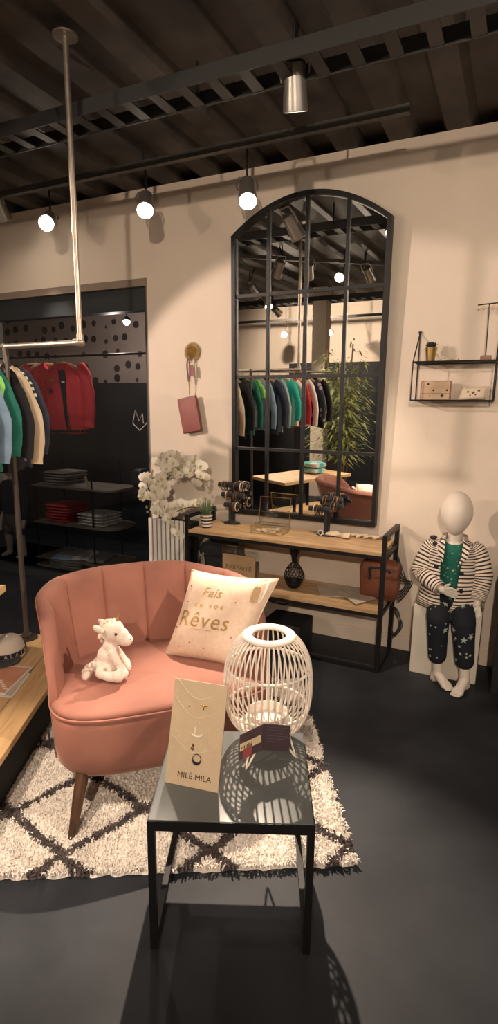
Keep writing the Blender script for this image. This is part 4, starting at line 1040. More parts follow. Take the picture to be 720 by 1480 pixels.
for k in range(34):
    t = k/33; a = lerp(1.1, 2.7, t); c = U(.014+.040*math.cos(a)*1.0, rs.uniform(-.008, .008), .186+.041*math.sin(a)); b.ell(c, rs.uniform(.006, .009), 8, 6, fn=lambda p_: p_*(1+.25*noise.noise(p_*150)))
for k in range(12): b.ell(U(-.020-.008*rs.random(), rs.uniform(-.01, .012), .185-.045*rs.random()), rs.uniform(.006, .009), 8, 6)
b.build('mane', mat('cream_curly_mane', (.80, .66, .50), .95, bump=.6, bs=140), UN, kind=None)
b = MB()
for k in range(26):
    t = rs.random(); b.ell(U(lerp(-.058, -.088, t)+rs.uniform(-.01, .01), .012+rs.uniform(-.01, .012), lerp(.055, .012, t)), rs.uniform(.009, .013), 8, 6)
b.build('tail', m_plush, UN)
for s_ in (-1, 1):
    b = MB(); e = U(-.004, .030*s_, .205); b.ell(U(-.024, .034*s_, .203), (.024, .008, .013), 14, 10, M=Matrix((ur, -uf, V((0, 0, 1)))).transposed().to_4x4() @ Matrix.Rotation(.55, 4, 'Y')); b.build('ear', m_plush, UN)
    b = MB(); b.ell(U(.040, .0320*s_, .184), .0058, 12, 8); b.build('eye', mat('amber_eye', (.10, .045, .015), .15), UN)
    b = MB(); b.ell(U(.090, .014*s_, .158), .0028, 8, 6); b.build('nostril', mat('brown_thread', (.25, .12, .07), .8), UN)
b = MB(); b.tube([U(.036, 0, .222), U(.046, 0, .250)], [.008, .001], 10); b.build('horn', mat('gold_horn', (.70, .42, .15), .35, metal=.7), UN)
b = MB(); b.ell(U(.000, .052, .052), (.008, .004, .007)); b.build('foot_patch', mat('grey_felt', (.5, .45, .4), .9), UN)
# ------------------------------------------------------------------ wooden platform, riser, cap, magazines
E0 = V((-1.772, -1.757, 0)); EV = V((-.455, .89, 0)).normalized(); EU = V((EV.y, -EV.x, 0))
ZP = .28; prz = math.atan2(EU.y, EU.x)
def L(u, v, z=0): return E0+EU*u+EV*v+V((0, 0, z))
PT = thing('display_platform', 'low oak plank platform over a black block of shade left of the armchair', 'platform', L(-.42, -.35), prz)
b = MB(); b.box((0, .17, ZP-.014), (.84, 1.5, .028)); b.build('plank_top', m_oak, PT, world=False, bevel=.002)
b = MB(); b.box((0, .17, (ZP-.03)/2), (.74, 1.4, ZP-.03)); b.build('shade_block', m_blackmat, PT, world=False, smooth=False)  # black block stands in for the shaded void under the planks
RZ = .70
RS = thing('riser_table', 'small oak display table on black legs standing on the platform', 'table', L(-.50, -.33, ZP), prz)
b = MB(); b.box((0, 0, RZ-ZP-.015), (.56, .95, .03)); b.build('tabletop', m_oak, RS, world=False, bevel=.002)
for sx in (-1, 1):
    for sy in (-1, 1):
        b = MB(); b.box((sx*.22-.03, sy*.30-.03, (RZ-ZP-.03)/2), (.025, .025, RZ-ZP-.03)); b.build('leg', m_black, RS, world=False, smooth=False)
m_turq = mat('turquoise_terry', (.10, .42, .42), .95, col2=(.60, .66, .60), ns=7, lo=.45, hi=.6, bump=.3, bs=50)
for k, (dx, dy) in enumerate(((0, 0), (.01, -.01))):
    b = MB(); c = L(-.52+dx, -.52+dy, RZ+.002+.062*k); T_ = Matrix.Translation(c) @ Matrix.Rotation(prz, 4, 'Z')
    R = []
    for i in range(17):
        t = i/16; R.append([T_ @ V((lerp(-.11, .11, t), .10*math.copysign(abs(math.cos(2*PI*j/20))**.5, math.cos(2*PI*j/20))*(1-.3*abs(2*t-1)**6), .03+.029*math.copysign(abs(math.sin(2*PI*j/20))**.7, math.sin(2*PI*j/20))*(1-.25*abs(2*t-1)**4))) for j in range(20)])
    b.rings(R); b.build('folded_towel', m_turq, label=('folded turquoise patterned towel, lower one on the riser table', 'folded turquoise patterned towel, upper one on the riser table')[k], cat='towel', group='folded towels on the riser table')
# cap
cc = P(14, 946, z=ZP)
cc = L(-.30, .27, 0); cc = P(12, 950, z=ZP)
CP = thing('trucker_cap', 'white cap with black lettered band and dark brim on the platform', 'cap', (cc.x, cc.y, ZP), prz-.15)
m_cw = mat('white_cap_cotton', (.74, .66, .58), .85); m_cn = mat('charcoal_brim', (.06, .062, .07), .7); m_cb = mat('black_band', (.02, .02, .025), .7)
b = MB(); R = []
for i in range(13):
    t = i/12; ph = t*PI/2; r_ = math.cos(ph)**.55; R.append([V((.080*r_*math.cos(2*PI*k/36), .092*r_*math.sin(2*PI*k/36), .015+.098*math.sin(ph)**.95)) for k in range(36)])
b.rings(R); b.build('crown', m_cw, CP, world=False)
b = MB()
for zz, nm in ((0, 0),):
    b.rings([[V(((.082)*math.cos(2*PI*k/36), .094*math.sin(2*PI*k/36), z)) for k in range(36)] for z in (.028, .052)], cap=False)
b.build('band', m_cb, CP, world=False, solid=.001)
b = MB()
def brim(i, j):
    a = lerp(-PI+.25, -.25, i); r0 = V((.080*math.cos(a), .092*math.sin(a), 0)); r1 = V((.090*math.cos(a), -.092+.0-.085*abs(math.sin(a))**.8-.0, 0))
    p_ = r0.lerp(V((r1.x*1.02, r0.y-.075*abs(math.sin(a))**.7, 0)), j); return V((p_.x, p_.y, .020-.004*j-.012*(abs(p_.x)/.09)**2*j+.004))
b.grid(brim, 24, 6); b.build('brim', m_cn, CP, world=False, solid=.004)
b = MB(); b.ell((0, 0, .114), (.006, .006, .004)); b.build('top_button', m_cw, CP, world=False)
Tcap = CP.matrix_basis
s_ = 'ALAIXIX'
for k, chh in enumerate(s_):
    a = math.radians(-62+k*17); p_ = Tcap @ V((.0835*math.cos(a), .0955*math.sin(a), .040)); n_ = (Tcap.to_3x3() @ V((math.cos(a), math.sin(a), 0))).normalized(); xx = V((0, 0, 1)).cross(n_)
    text(chh, .024, mat('band_lettering', (.55, .52, .5), .6) if k == 0 else bpy.data.materials['band_lettering'], CP, p_+n_*.001, xx, (0, 0, 1), name='band_letter')
# magazines
m_mag = mat('magazine_orange', (.62, .25, .14), .45, col2=(.70, .42, .28), ns=5)
MGs = []
def flatbook(nm, lab, c4, z, th, m_, border=None):
    t = thing(nm, lab, 'magazine', ((c4[0]+c4[2])/2).to_tuple()[:2]+(z,))
    b = MB(); n = 4; b._add([V((p_.x, p_.y, z)) for p_ in c4]+[V((p_.x, p_.y, z+th)) for p_ in c4], [(3, 2, 1, 0), (4, 5, 6, 7)]+[(k, (k+1) % 4, 4+(k+1) % 4, 4+k) for k in range(4)]); b.build('pages', m_white, t, smooth=False)
    c = (c4[0]+c4[1]+c4[2]+c4[3])/4; q4 = [c+(p_-c)*.92 for p_ in c4]
    b = MB(); b._add([V((p_.x, p_.y, z+th)) for p_ in q4]+[V((p_.x, p_.y, z+th+.0006)) for p_ in q4], [(3, 2, 1, 0), (4, 5, 6, 7)]+[(k, (k+1) % 4, 4+(k+1) % 4, 4+k) for k in range(4)]); b.build('cover_print', m_, t, smooth=False)
    return t, c
A = P(48, 967, z=ZP); B_ = P(8, 1006, z=ZP); d_ = (A-B_)
pw = V((-d_.y, d_.x, 0)).normalized()*.20
flatbook('magazine', 'pale magazine underneath the orange one at the platform edge', [P(44, 975, z=ZP), P(18, 1009, z=ZP), P(18, 1009, z=ZP)+pw, P(44, 975, z=ZP)+pw], ZP+.001, .004, m_paper)
mg, mc_ = flatbook('magazine', 'orange magazine with white border lying on top at the platform edge', [A, B_, B_+pw, A+pw], ZP+.006, .005, m_mag)
b = MB()
for k in range(5): b.tube(arc([mc_+V((-.03+.02*k+.05, -.01*k-.02, ZP+.0125-mc_.z)), mc_+V((-.02+.02*k+.05, .012-.01*k-.02, ZP+.0125-mc_.z)), mc_+V((-.01+.02*k+.05, -.01*k-.02, ZP+.0125-mc_.z))], 4), .002, 5)
b.build('white_lettering', m_white, mg)

# ------------------------------------------------------------------ clothes rail
PB = V((-2.262, -1.43, ZP)); ZR = 1.775
CR = thing('clothes_rail', 'raw steel pipe clothes rail standing on the platform and hung from the ceiling', 'clothes rail', PB)
b = MB(); b.lathe([(.055, 0), (.055, .006), (.026, .008), (.024, .028), (.018, .030)], 24, c=PB); b.tube([PB, V((PB.x, PB.y, ZR+.012))], .0135, 12); b.build('upright', mat('dark_pipe', (.10, .085, .075), .4, metal=.7), CR)
elb = P(116, 497, Y=-1.43); elb.z = ZR
b = MB(); b.tube(arc([V((PB.x-1.4, PB.y, ZR)), V((PB.x, PB.y, ZR))], 2)[:1]+[V((elb.x-.02, PB.y, ZR))], .0125, 12); b.build('cross_pipe', m_grey, CR)
b = MB(); b.ell((elb.x, PB.y, ZR), .021, 14, 10); b.tube([(elb.x-.035, PB.y, ZR), (elb.x-.005, PB.y, ZR)], .0175, 12); b.tube([(elb.x, PB.y, ZR+.004), (elb.x, PB.y, ZR+.035)], .0175, 12); b.build('elbow', m_grey, CR)
b = MB(); b.tube([(elb.x, PB.y, ZR), (elb.x, PB.y, ZC)], .0125, 12); b.lathe([(.05, 0), (.05, .006)], 20, c=(elb.x, PB.y, ZC-.006)); b.build('drop_pipe', m_grey, CR)
def RL(t, u=0, z=ZR): p_ = V((PB.x, PB.y, 0))-EV*t+EU*u; return V((p_.x, p_.y, z))
b = MB(); b.tube([RL(-.35, -.21), RL(1.25, -.21)], .0125, 12); b.build('long_rail', m_grey, CR)
b = MB(); b.tube([RL(0), RL(0, -.21)], .0125, 12); b.build('tee_joint', m_grey, CR)

# garments: hanger + body + sleeves
m_hang = wood('beech_hanger', (.50, .30, .16), (.36, .2, .1)); m_hook = m_brass
HG = thing('clothes_hanger', 'wooden clothes hanger', 'hanger', (0, 0, 0))
b = MB(); b.tube(arc([(-.15, 0, -.085), (-.09, 0, -.055), (0, 0, -.035), (.09, 0, -.055), (.15, 0, -.085)]), .009, 8, flat=1.3, up=(0, 0, 1)); b.build('shoulder_bar', m_hang, HG, world=False)
b = MB(); b.tube(arc([(0, 0, -.035), (0, 0, .0), (.012, 0, .014), (.0, 0, .030), (-.014, 0, .018)], 5), .0022, 6); b.build('hook', m_hook, HG, world=False)
hused = [False]
def hanger(loc, rz, lab, grp):
    if not hused[0]:
        hused[0] = True; HG.location = loc; HG.rotation_euler = (0, 0, rz); HG.matrix_basis = Matrix.Translation(V(loc)) @ Matrix.Rotation(rz, 4, 'Z'); HG['label'] = lab; HG['group'] = grp; return HG
    return dup(HG, loc, rz, lab, grp)
def garment(nm, lab, cat, grp, loc, rz, w_, h_, slv, m_body, m_slv=None, th=.026, slw=.045, hem=None, trim=None, open_=False, inner=None, flare=1.05, sang=.16):
    t = thing(nm, lab, cat, loc, rz, grp); sd = hash(lab) % 100; sd = sum(map(ord, lab)) % 97
    top = -.075; R = []
    for i in range(15):
        k = i/14; z = top-.0-k*h_; hw = w_/2*(.36+.64*sstep(k/.10)) if k < .10 else w_/2*lerp(.94, flare, k)
        if i == 0: hw = w_*.20; z = top+.035
        row = []
        for j in range(32):
            a = 2*PI*j/32; fx = hw*math.copysign(abs(math.cos(a))**.7, math.cos(a)); d = th*(.45+.55*min(1, k*3))*math.sin(a)
            d += .010*math.sin(fx*60+sd)*min(1, k*2)*math.copysign(1, math.sin(a)) if abs(math.sin(a)) > .2 else 0
            row.append(V((fx, d, z-.012*math.cos(fx*20+sd)*(k > .95))))
        R.append(row)
    b = MB(); b.rings(R, cap=True); b.build('body', m_body, t, world=False, sharp=80)
    for s_ in (-1, 1):
        sh = V((s_*w_*.40, 0, top-.012)); b = MB(); pts = arc([sh, sh+V((s_*.055, -.004, -.05)), sh+V((s_*(.055+slv*sang), -.010, -slv*.55)), sh+V((s_*(.05+slv*sang*.9), -.016, -slv))], 5)
        n = len(pts); b.tube(pts, [slw*lerp(1.05, .72, i/(n-1))*(1+.06*math.sin(i*1.9+sd)) for i in range(n)], 14, flat=.5, up=(0, 1, 0)); b.build('sleeve', m_slv or m_body, t, world=False, sharp=80)
        if trim:
            e_ = pts[-1]; b = MB(); b.tube([e_+V((0, 0, .012)), e_+V((0, 0, -.014))], slw*.74, 14, flat=.52, up=(0, 1, 0)); b.build('cuff', trim, t, world=False)
    if hem:
        b = MB(); z = top-h_; b.rings([[V((w_/2*flare*1.012*math.copysign(abs(math.cos(2*PI*j/32))**.7, math.cos(2*PI*j/32)), (th+.008)*math.sin(2*PI*j/32), zz)) for j in range(32)] for zz in (z+.005, z+.026)], cap=False); b.build('hem_band', hem, t, world=False, solid=.003)
    b = MB(); b.tube([V((.062*math.cos(2*PI*k/20), .030*math.sin(2*PI*k/20), top+.030+.010*math.sin(2*PI*k/20))) for k in range(20)], .006, 6, loop=True); b.build('collar', trim or m_slv or m_body, t, world=False)
    return t
mm = lambda n, c, c2=None, ns=14: mat(n, c, .9, col2=c2, ns=ns, bump=.15, bs=40)
m_blk = mm('black_knit', (.014, .013, .016)); m_nav = mm('navy_cotton', (.025, .03, .05), (.035, .045, .07)); m_cream = mm('cream_sleeve', (.62, .48, .34), (.50, .39, .27), 4)
m_or = mm('orange_cotton', (.75, .20, .05)); m_zeb = stripes('zebra_stripes', (.68, .62, .55), (.03, .03, .03), 9, .5, 'UV', .85, .0); m_grn = mm('deep_green_knit', (.012, .13, .10), (.02, .17, .13)); m_lime = mm('lime_cotton', (.22, .62, .12), (.30, .70, .18))
m_wht = mm('white_cotton', (.78, .74, .68)); m_den = mm('blue_denim', (.16, .25, .36), (.22, .32, .43)); m_tur = mm('turquoise_cotton', (.03, .48, .38)); m_red = mm('red_cotton', (.52, .035, .045), (.44, .03, .04)); m_kh = mm('khaki_sleeve', (.16, .13, .07))
garr = 'garments on the long steel rail'
rows = [(-.34, 'navy_sweatshirt', 'navy sweatshirt hanging farthest toward the shop window', 'sweatshirt', .36, .50, .42, m_nav, None, None),
        (-.245, 'zebra_sweater', 'black and white zebra-striped sweater next to the window end', 'sweater', .36, .46, .22, m_zeb, None, None),
        (-.16, 'raglan_top', 'black top with long cream sleeves next to the zebra sweater on the rail', 'top', .38, .50, .46, m_blk, m_cream, None),
        (-.07, 'black_sweatshirt', 'black long-sleeved sweatshirt between cream sleeves and green knit', 'sweatshirt', .38, .52, .42, m_blk, None, None),
        (.06, 'green_sweater', 'deep green knitted sweater with long sleeves on the rail', 'sweater', .34, .48, .40, m_grn, None, None),
        (.14, 'lime_tshirt', 'white tee with lime green sleeves on the rail', 't-shirt', .34, .42, .13, m_wht, m_lime, None),
        (.25, 'denim_jacket', 'faded blue denim jacket on the rail beside the lime tee', 'jacket', .36, .46, .42, m_den, None, None),
        (.34, 'navy_trousers', 'dark navy hooded top in the middle of the rail', 'top', .34, .50, .40, m_nav, None, None),
        (.43, 'pale_blue_jacket', 'pale blue jacket in the middle of the rail', 'jacket', .34, .48, .42, mm('pale_blue', (.32, .38, .42)), None, None),
        (.53, 'turquoise_sweater', 'bright turquoise sweater on the rail', 'sweater', .34, .42, .36, m_tur, None, None),
        (.62, 'white_tshirt', 'plain white short-sleeved tee on the rail', 't-shirt', .34, .42, .14, m_wht, None, None),
        (.71, 'red_sweater', 'red sweater on the rail toward the bamboo', 'sweater', .34, .44, .40, m_red, None, None),
        (.80, 'white_sweater', 'white long-sleeved sweater behind the red one on the rail', 'sweater', .32, .44, .42, m_wht, None, None),
        (.90, 'patterned_shirt', 'navy shirt with pale pattern near the bamboo end of the rail', 'shirt', .34, .44, .38, dots('navy_pattern', (.02, .025, .045), (.4, .35, .36), 16, .32), None, None),
        (1.0, 'black_jacket', 'black jacket hanging last on the rail beside the bamboo', 'jacket', .34, .46, .38, m_blk, None, None)]
for (t, nm, lab, cat, w_, h_, sl, mb_, ms_, tr_) in rows:
    loc = RL(t, -.21, ZR-.012-.016); rz = prz+random.uniform(-.12, .12)
    if nm == 'navy_trousers': nm = 'hooded_top'
    hanger(loc, rz, 'beech hanger on the long steel rail inside a garment collar', 'hangers on the long steel rail')
    garment(nm, lab, cat, garr, loc, rz, w_, h_, sl, mb_, ms_, trim=tr_)

# ------------------------------------------------------------------ window bay: rail, red jackets, shelving, small mannequin
hk = P(90, 517, Y=.42); BR0 = hk.z+.012
b = MB(); b.tube([(-4.6, .42, BR0), (-2.56, .42, BR0)], .009, 10); b.tube([(-2.6, .42, BR0), (-2.6, .42, 2.6)], .009, 10); b.tube([(-4.55, .42, BR0), (-4.55, .42, 2.6)], .009, 10); b.build('window_rail', m_black, label='black hanging rail behind the shop window glass', cat='clothes rail')
bay = 'jackets hanging behind the window'
jx = hk.x
hanger((jx, .42, BR0-.022), .15, 'beech hanger holding the red jacket behind the window', 'hangers behind the window')
J = garment('red_jacket', 'open red kids jacket with black hem stripe behind the window', 'jacket', bay, (jx, .42, BR0-.022), .15, .40, .56, .50, m_red, None, th=.05, slw=.065, hem=m_blk, flare=1.12, sang=.10)
b = MB(); b.prism([(-.012, -.10), (.050, -.095), (.085, -.63), (.055, -.638), (.030, -.50), (.02, -.35), (.0, -.2)], .050, .058, Matrix(((1, 0, 0, 0), (0, 0, -1, 0), (0, 1, 0, 0), (0, 0, 0, 1)))); b.build('dark_lining', m_blk, J, world=False, smooth=False)
b = MB(); b.box((.035, -.060, -.20), (.03, .002, .012)); b.build('neck_label', m_white, J, world=False, smooth=False)
b = MB(); b.tube([V((-.10+.022*math.cos(2*PI*k/20), -.062, -.27+.022*math.sin(2*PI*k/20))) for k in range(20)], .003, 6, loop=True); b.ell((-.10, -.060, -.27), (.012, .003, .012)); b.build('round_badge', m_nav, J, world=False)
b = MB()
for k in range(4): b.tube(arc([(-.13+.015*k, -.062, -.20), (-.10+.01*k, -.062, -.185+.006*k), (-.07+.008*k, -.062, -.20+.004*k)], 4), .0025, 5)
b.build('embroidery', m_gold, J, world=False)
hanger((jx-.20, .44, BR0-.022), .9, 'beech hanger behind the open red jacket', 'hangers behind the window')
garment('red_sweatshirt', 'second red top hanging just left of the open red jacket', 'sweatshirt', bay, (jx-.20, .44, BR0-.022), .9, .36, .50, .46, m_red, None, slw=.055)
hanger((jx-.34, .44, BR0-.022), 1.1, 'beech hanger left of the red tops', 'hangers behind the window')
garment('black_hoodie', 'black top hanging left of the red ones behind the window', 'top', bay, (jx-.34, .44, BR0-.022), 1.1, .36, .50, .46, m_blk, None)
# shelf rack with rounded ends
RX0, RX1, RY0, RY1 = -3.93, -3.02, .22, .62
zs = [P(140, 702, Y=.42).z, P(140, 755, Y=.42).z, P(140, 806, Y=.42).z, .06]
m_gw = wood('grey_shelf', (.20, .165, .13), (.13, .10, .08), along=0)
RK = thing('shelf_rack', 'black post rack with rounded grey shelves behind the window', 'shelving', ((RX0+RX1)/2, (RY0+RY1)/2, 0))
for (x, y) in ((RX0+.02, RY0+.02), (RX0+.02, RY1-.02), (RX1-.22, RY0+.01), (RX1-.22, RY1-.01)):
    b = MB(); b.tube([(x, y, 0), (x, y, zs[0]+.22)], .008, 8); b.build('post', m_black, RK)
for z in zs:
    poly = [(RX0, RY0), (RX1-.12, RY0)]+[(RX1-.12+.12*math.sin(a), RY0+.12-.12*math.cos(a)) for a in (.4, .8, 1.2, 1.5)]+[(RX1, RY1-.12)]+[(RX1-.12+.12*math.cos(a), RY1-.12+.12*math.sin(a)) for a in (.4, .8, 1.2, 1.5)]+[(RX0, RY1)]
    b = MB(); b.prism(poly, z-.018, z); b.build('shelf', m_gw, RK, smooth=False)
def folded(c, w_, d_, th, m_, lab, cat, grp, rz=0, nm='folded_shirt'):
    T_ = Matrix.Translation(V(c)) @ Matrix.Rotation(rz, 4, 'Z'); R = []
    for i in range(11):
        t = i/10; f = 1-.06*abs(2*t-1)**4; R.append([T_ @ V((lerp(-w_/2, w_/2, t), d_/2*f*math.copysign(abs(math.cos(2*PI*j/16))**.45, math.cos(2*PI*j/16)), th/2+th/2*.97*math.copysign(abs(math.sin(2*PI*j/16))**.6, math.sin(2*PI*j/16))*(1-.3*abs(2*t-1)**6))) for j in range(16)])
    b = MB(); b.rings(R); return b.build(nm, m_, label=lab, cat=cat, group=grp)
m_gf = mm('grey_marl', (.16, .14, .13), (.22, .19, .17)); m_pf = dots('speckled_white', (.48, .42, .36), (.10, .10, .10), 30, .3)
RD = random.Random(4)
for k in range(5): folded((RX0+.24+RD.uniform(-.01, .01), .40, zs[0]+.024*k), .26, .3, .023, m_gf, 'folded grey shirt in the stack on the top shelf of the rack', 'folded shirt', 'grey stack on the rack', RD.uniform(-.05, .05))
for k in range(6): folded((RX0+.24+RD.uniform(-.01, .01), .40, zs[1]+.027*k), .26, .3, .026, m_red, 'folded red shirt in the stack on the second shelf of the rack', 'folded shirt', 'red stack on the rack', RD.uniform(-.05, .05))
for k in range(4): folded((RX0+.62+RD.uniform(-.01, .01), .40, zs[1]+.027*k), .27, .3, .026, m_pf, 'folded speckled shirt beside the red stack on the rack', 'folded shirt', 'speckled stack on the rack', RD.uniform(-.08, .08))
for k, (dx, m_) in enumerate(((.28, m_gf), (.45, m_pf), (.62, m_gf))): folded((RX0+dx, .40, zs[2]+.0), .16, .32, .03, m_, ('grey folded garment at the left of the third shelf', 'speckled folded garment in the middle of the third shelf', 'grey folded garment at the right of the third shelf')[k], 'folded shirt', 'garments on the third shelf', .3)
for k in range(4): folded((RX0+.34, .36, zs[3]+.024*k), .34, .3, .023, m_den if k == 3 else m_gf, 'folded garment in the low stack near the floor of the rack' if k < 3 else 'blue folded garment on top of the lowest stack', 'folded shirt', 'lowest stack on the rack', .1*k)
b = MB(); b.prism([(-3.36, zs[0]+.0), (-3.33, zs[0]), (-3.355, zs[0]+.10), (-3.375, zs[0]+.09)], -.30, -.297, Matrix(((1, 0, 0, 0), (0, 0, -1, 0), (0, 1, 0, 0), (0, 0, 0, 1)))); b.build('paper_tag', m_kraft, label='small pale tag hanging above the top shelf of the rack', cat='tag')
# low bench with the standing child mannequin (legs only show)
b = MB(); zb = P(50, 806, Y=.55).z; b.b2((-4.9, .22, 0), (-3.98, .95, zb)); b.build('window_bench', m_gw, bevel=.01, label='low grey bench behind the window at the far left', cat='bench')
M2 = thing('standing_child_mannequin', 'pale child mannequin in navy top and grey shorts behind the window', 'mannequin', (-4.42, .5, zb))
ml = P(14, 800, Y=.5); b = MB(); X2 = P(22, 760, Y=.5).x
for s_, dx in ((-1, -.10), (1, .10)):
    hx = X2+dx*.9; b.chain([(hx*.0+X2+dx*.6, .5, zb+.42), (X2+dx*.8, .48, zb+.25), (X2+dx, .5, zb+.05)], [.06, .045, .028], 12); b.chain([(X2+dx, .5, zb+.04), (X2+dx-.01, .42, zb+.02)], [.028, .020], 12)
b.chain([(X2, .5, zb+.45), (X2, .5, zb+.62), (X2, .5, zb+.70)], [.085, .08, .09], 14); b.chain([(X2, .5, zb+.76), (X2, .5, zb+.84)], [.04, .036]); b.ell((X2, .49, zb+.94), (.08, .09, .115), 20, 14)
for s_ in (-1, 1):
    wr = V((X2+s_*.19, .44, zb+.40)); b.chain([(X2+s_*.11, .5, zb+.72), (X2+s_*.17, .5, zb+.56), wr], [.036, .03, .018], 12)
    for f_ in range(4): b.chain([wr, wr+V((.010*(f_-1.5), -.01, -.045)), wr+V((.010*(f_-1.5), -.015, -.072))], [.014, .008, .006], 8)
    b.chain([wr, wr+V((-s_*.022, -.01, -.03)), wr+V((-s_*.026, -.015, -.05))], [.012, .008, .006], 8)
b.build('body', m_man, M2, remesh=.008, rsm=5)
b = MB(); b.chain([(X2, .5, zb+.42), (X2, .5, zb+.50)], [.105, .10], 20)
for dx in (-.055, .055): b.chain([(X2+dx, .5, zb+.42), (X2+dx*1.4, .485, zb+.29)], [.075, .068], 16)
b.build('shorts', m_gf, M2, remesh=.010)
b = MB(); b.chain([(X2, .5, zb+.50), (X2, .5, zb+.70)], [.112, .105], 20)
for s_ in (-1, 1): b.chain([(X2+s_*.09, .5, zb+.73), (X2+s_*.165, .5, zb+.57), (X2+s_*.185, .45, zb+.44)], [.055, .048, .036], 14)
b.build('navy_top', m_nav, M2, remesh=.010)
# bag on a hook behind the window
folded((-2.9, .5, zs[0]), .1, .2, .18, m_navy, 'dark bag standing on the right of the top rack shelf', 'bag', None, nm='dark_bag')

# ------------------------------------------------------------------ orchids in a tall slatted planter
OP = thing('slatted_planter', 'tall white slatted planter between the window and the console', 'planter', (-2.17, -.19, 0))
x = -2.295; zt_ = .735
b = MB(); b.b2((-2.30, -.25, 0), (-1.975+.0, -.11, zt_-.02)); b.build('liner', m_blackmat, OP, smooth=False)
for k in range(9):
    b = MB(); b.box((-2.285+k*.037, -.258, zt_/2), (.026, .012, zt_)); b.build('slat', m_white, OP, bevel=.001, smooth=False)
m_pet = mat('orchid_petal', (.84, .78, .68), .6, sheen=.2, col2=(.78, .72, .60), ns=30)
m_lip = mat('orchid_lip', (.62, .55, .18), .6); m_stem = mat('dark_stem', (.05, .04, .025), .6)
b = MB(); rs = random.Random(11)
for k in range(5):
    a = 2*PI*k/5+PI/2; big = k in (1, 4); r_ = .030 if big else .024
    d = V((math.cos(a), 0, math.sin(a))); t_ = V((-d.z, 0, d.x)); o_ = V((0, -.002 if big else 0, 0)); wd = .021 if big else .012
    b._add([o_, o_+d*r_*.45-t_*wd*.85+V((0, -.003, 0)), o_+d*r_*.8-t_*wd*.8+V((0, .001, 0)), o_+d*r_*1.08+V((0, .004, 0)), o_+d*r_*.8+t_*wd*.8+V((0, .001, 0)), o_+d*r_*.45+t_*wd*.85+V((0, -.003, 0)), o_+d*r_*.55+V((0, -.006, 0))], [(0, 1, 6), (1, 2, 6), (2, 3, 6), (3, 4, 6), (4, 5, 6), (5, 0, 6)])
b.m = 1; b.ell((0, -.008, -.006), (.0055, .007, .007), 8, 6); b.m = 0
pm = MB(); blos_mesh = None
def orchid(label, stem, flowers, buds):
    global blos_mesh
    t = thing('potted_orchid', label, 'orchid', stem[0], 0, 'white orchids in the slatted planter')
    s2 = MB(); pts = arc(stem, 8); s2.tube(pts, [lerp(.005, .0022, i/(len(pts)-1)) for i in range(len(pts))], 8); s2.build('stem', m_stem, t)
    inv = t.matrix_basis.inverted()
    for c in flowers:
        if blos_mesh is None: o = b.build('blossom', [m_pet, m_lip], t, world=False, sharp=60, sub=0); blos_mesh = o.data
        else: o = bpy.data.objects.new('blossom', blos_mesh); C.objects.link(o); o.parent = t
        o.location = inv @ V(c); o.rotation_euler = (rs.uniform(-.5, .4), rs.uniform(-.6, .6), rs.uniform(-.8, .9)); o.scale = (rs.uniform(1.15, 1.55),)*3
    for c in buds:
        q_ = MB(); q_.ell(c, (.009, .008, .012), 10, 8); q_.build('bud', mat('green_bud', (.32, .36, .12), .6) if 'green_bud' not in bpy.data.materials else bpy.data.materials['green_bud'], t)
Yo = -.20
pp = lambda x, y, dy=0: P(x, y, Y=Yo+dy)
s1 = [V((pp(238, 745).x, Yo, .70)), pp(238, 722), pp(238, 700), pp(244, 689), pp(256, 682), pp(270, 682), pp(283, 690), pp(295, 706)]
fl1 = [pp(rs.uniform(240, 292), rs.uniform(662, 690), rs.uniform(-.05, .05)) for k in range(24)]
fl1 += [pp(x_, y_, rs.uniform(-.04, .04)) for x_, y_ in ((296, 690), (300, 699), (284, 698), (290, 684), (234, 660), (246, 657), (258, 658), (268, 664), (226, 668), (281, 674))]
orchid('white orchid arching highest over the slatted planter toward the console', s1, fl1, [pp(303, 712), pp(297, 720)])
s3 = [V((pp(232, 745).x, Yo, .70)), pp(228, 720, .02), pp(230, 700, -.02), pp(224, 690, -.03), pp(214, 700, -.04), pp(210, 725, -.04)]
fl3 = [pp(x_, y_, rs.uniform(-.06, .0)) for x_, y_ in ((210, 690), (220, 687), (207, 703), (218, 702), (228, 700), (206, 718), (217, 717), (228, 714), (222, 728), (232, 726), (233, 690), (240, 705), (208, 712), (226, 738), (234, 738), (214, 696), (224, 708), (236, 716), (236, 700))]
orchid('white orchid with blooms drooping left in front of the dark window', s3, fl3, [pp(212, 733), pp(220, 737), pp(213, 740)])
s4 = [V((pp(252, 760).x, Yo-.03, .70)), pp(248, 752, -.03), pp(252, 742, -.04), pp(266, 735, -.04), pp(282, 733, -.04), pp(296, 737, -.04)]
fl4 = [pp(x_, y_, rs.uniform(-.06, -.02)) for x_, y_ in ((238, 742), (246, 736), (252, 731), (258, 729), (264, 728), (270, 731), (242, 748), (250, 741), (262, 736), (250, 758), (256, 768), (262, 776), (248, 770), (280, 728), (288, 727))]
orchid('lowest white orchid curving toward the striped plant pot', s4, fl4, [pp(246, 782)])

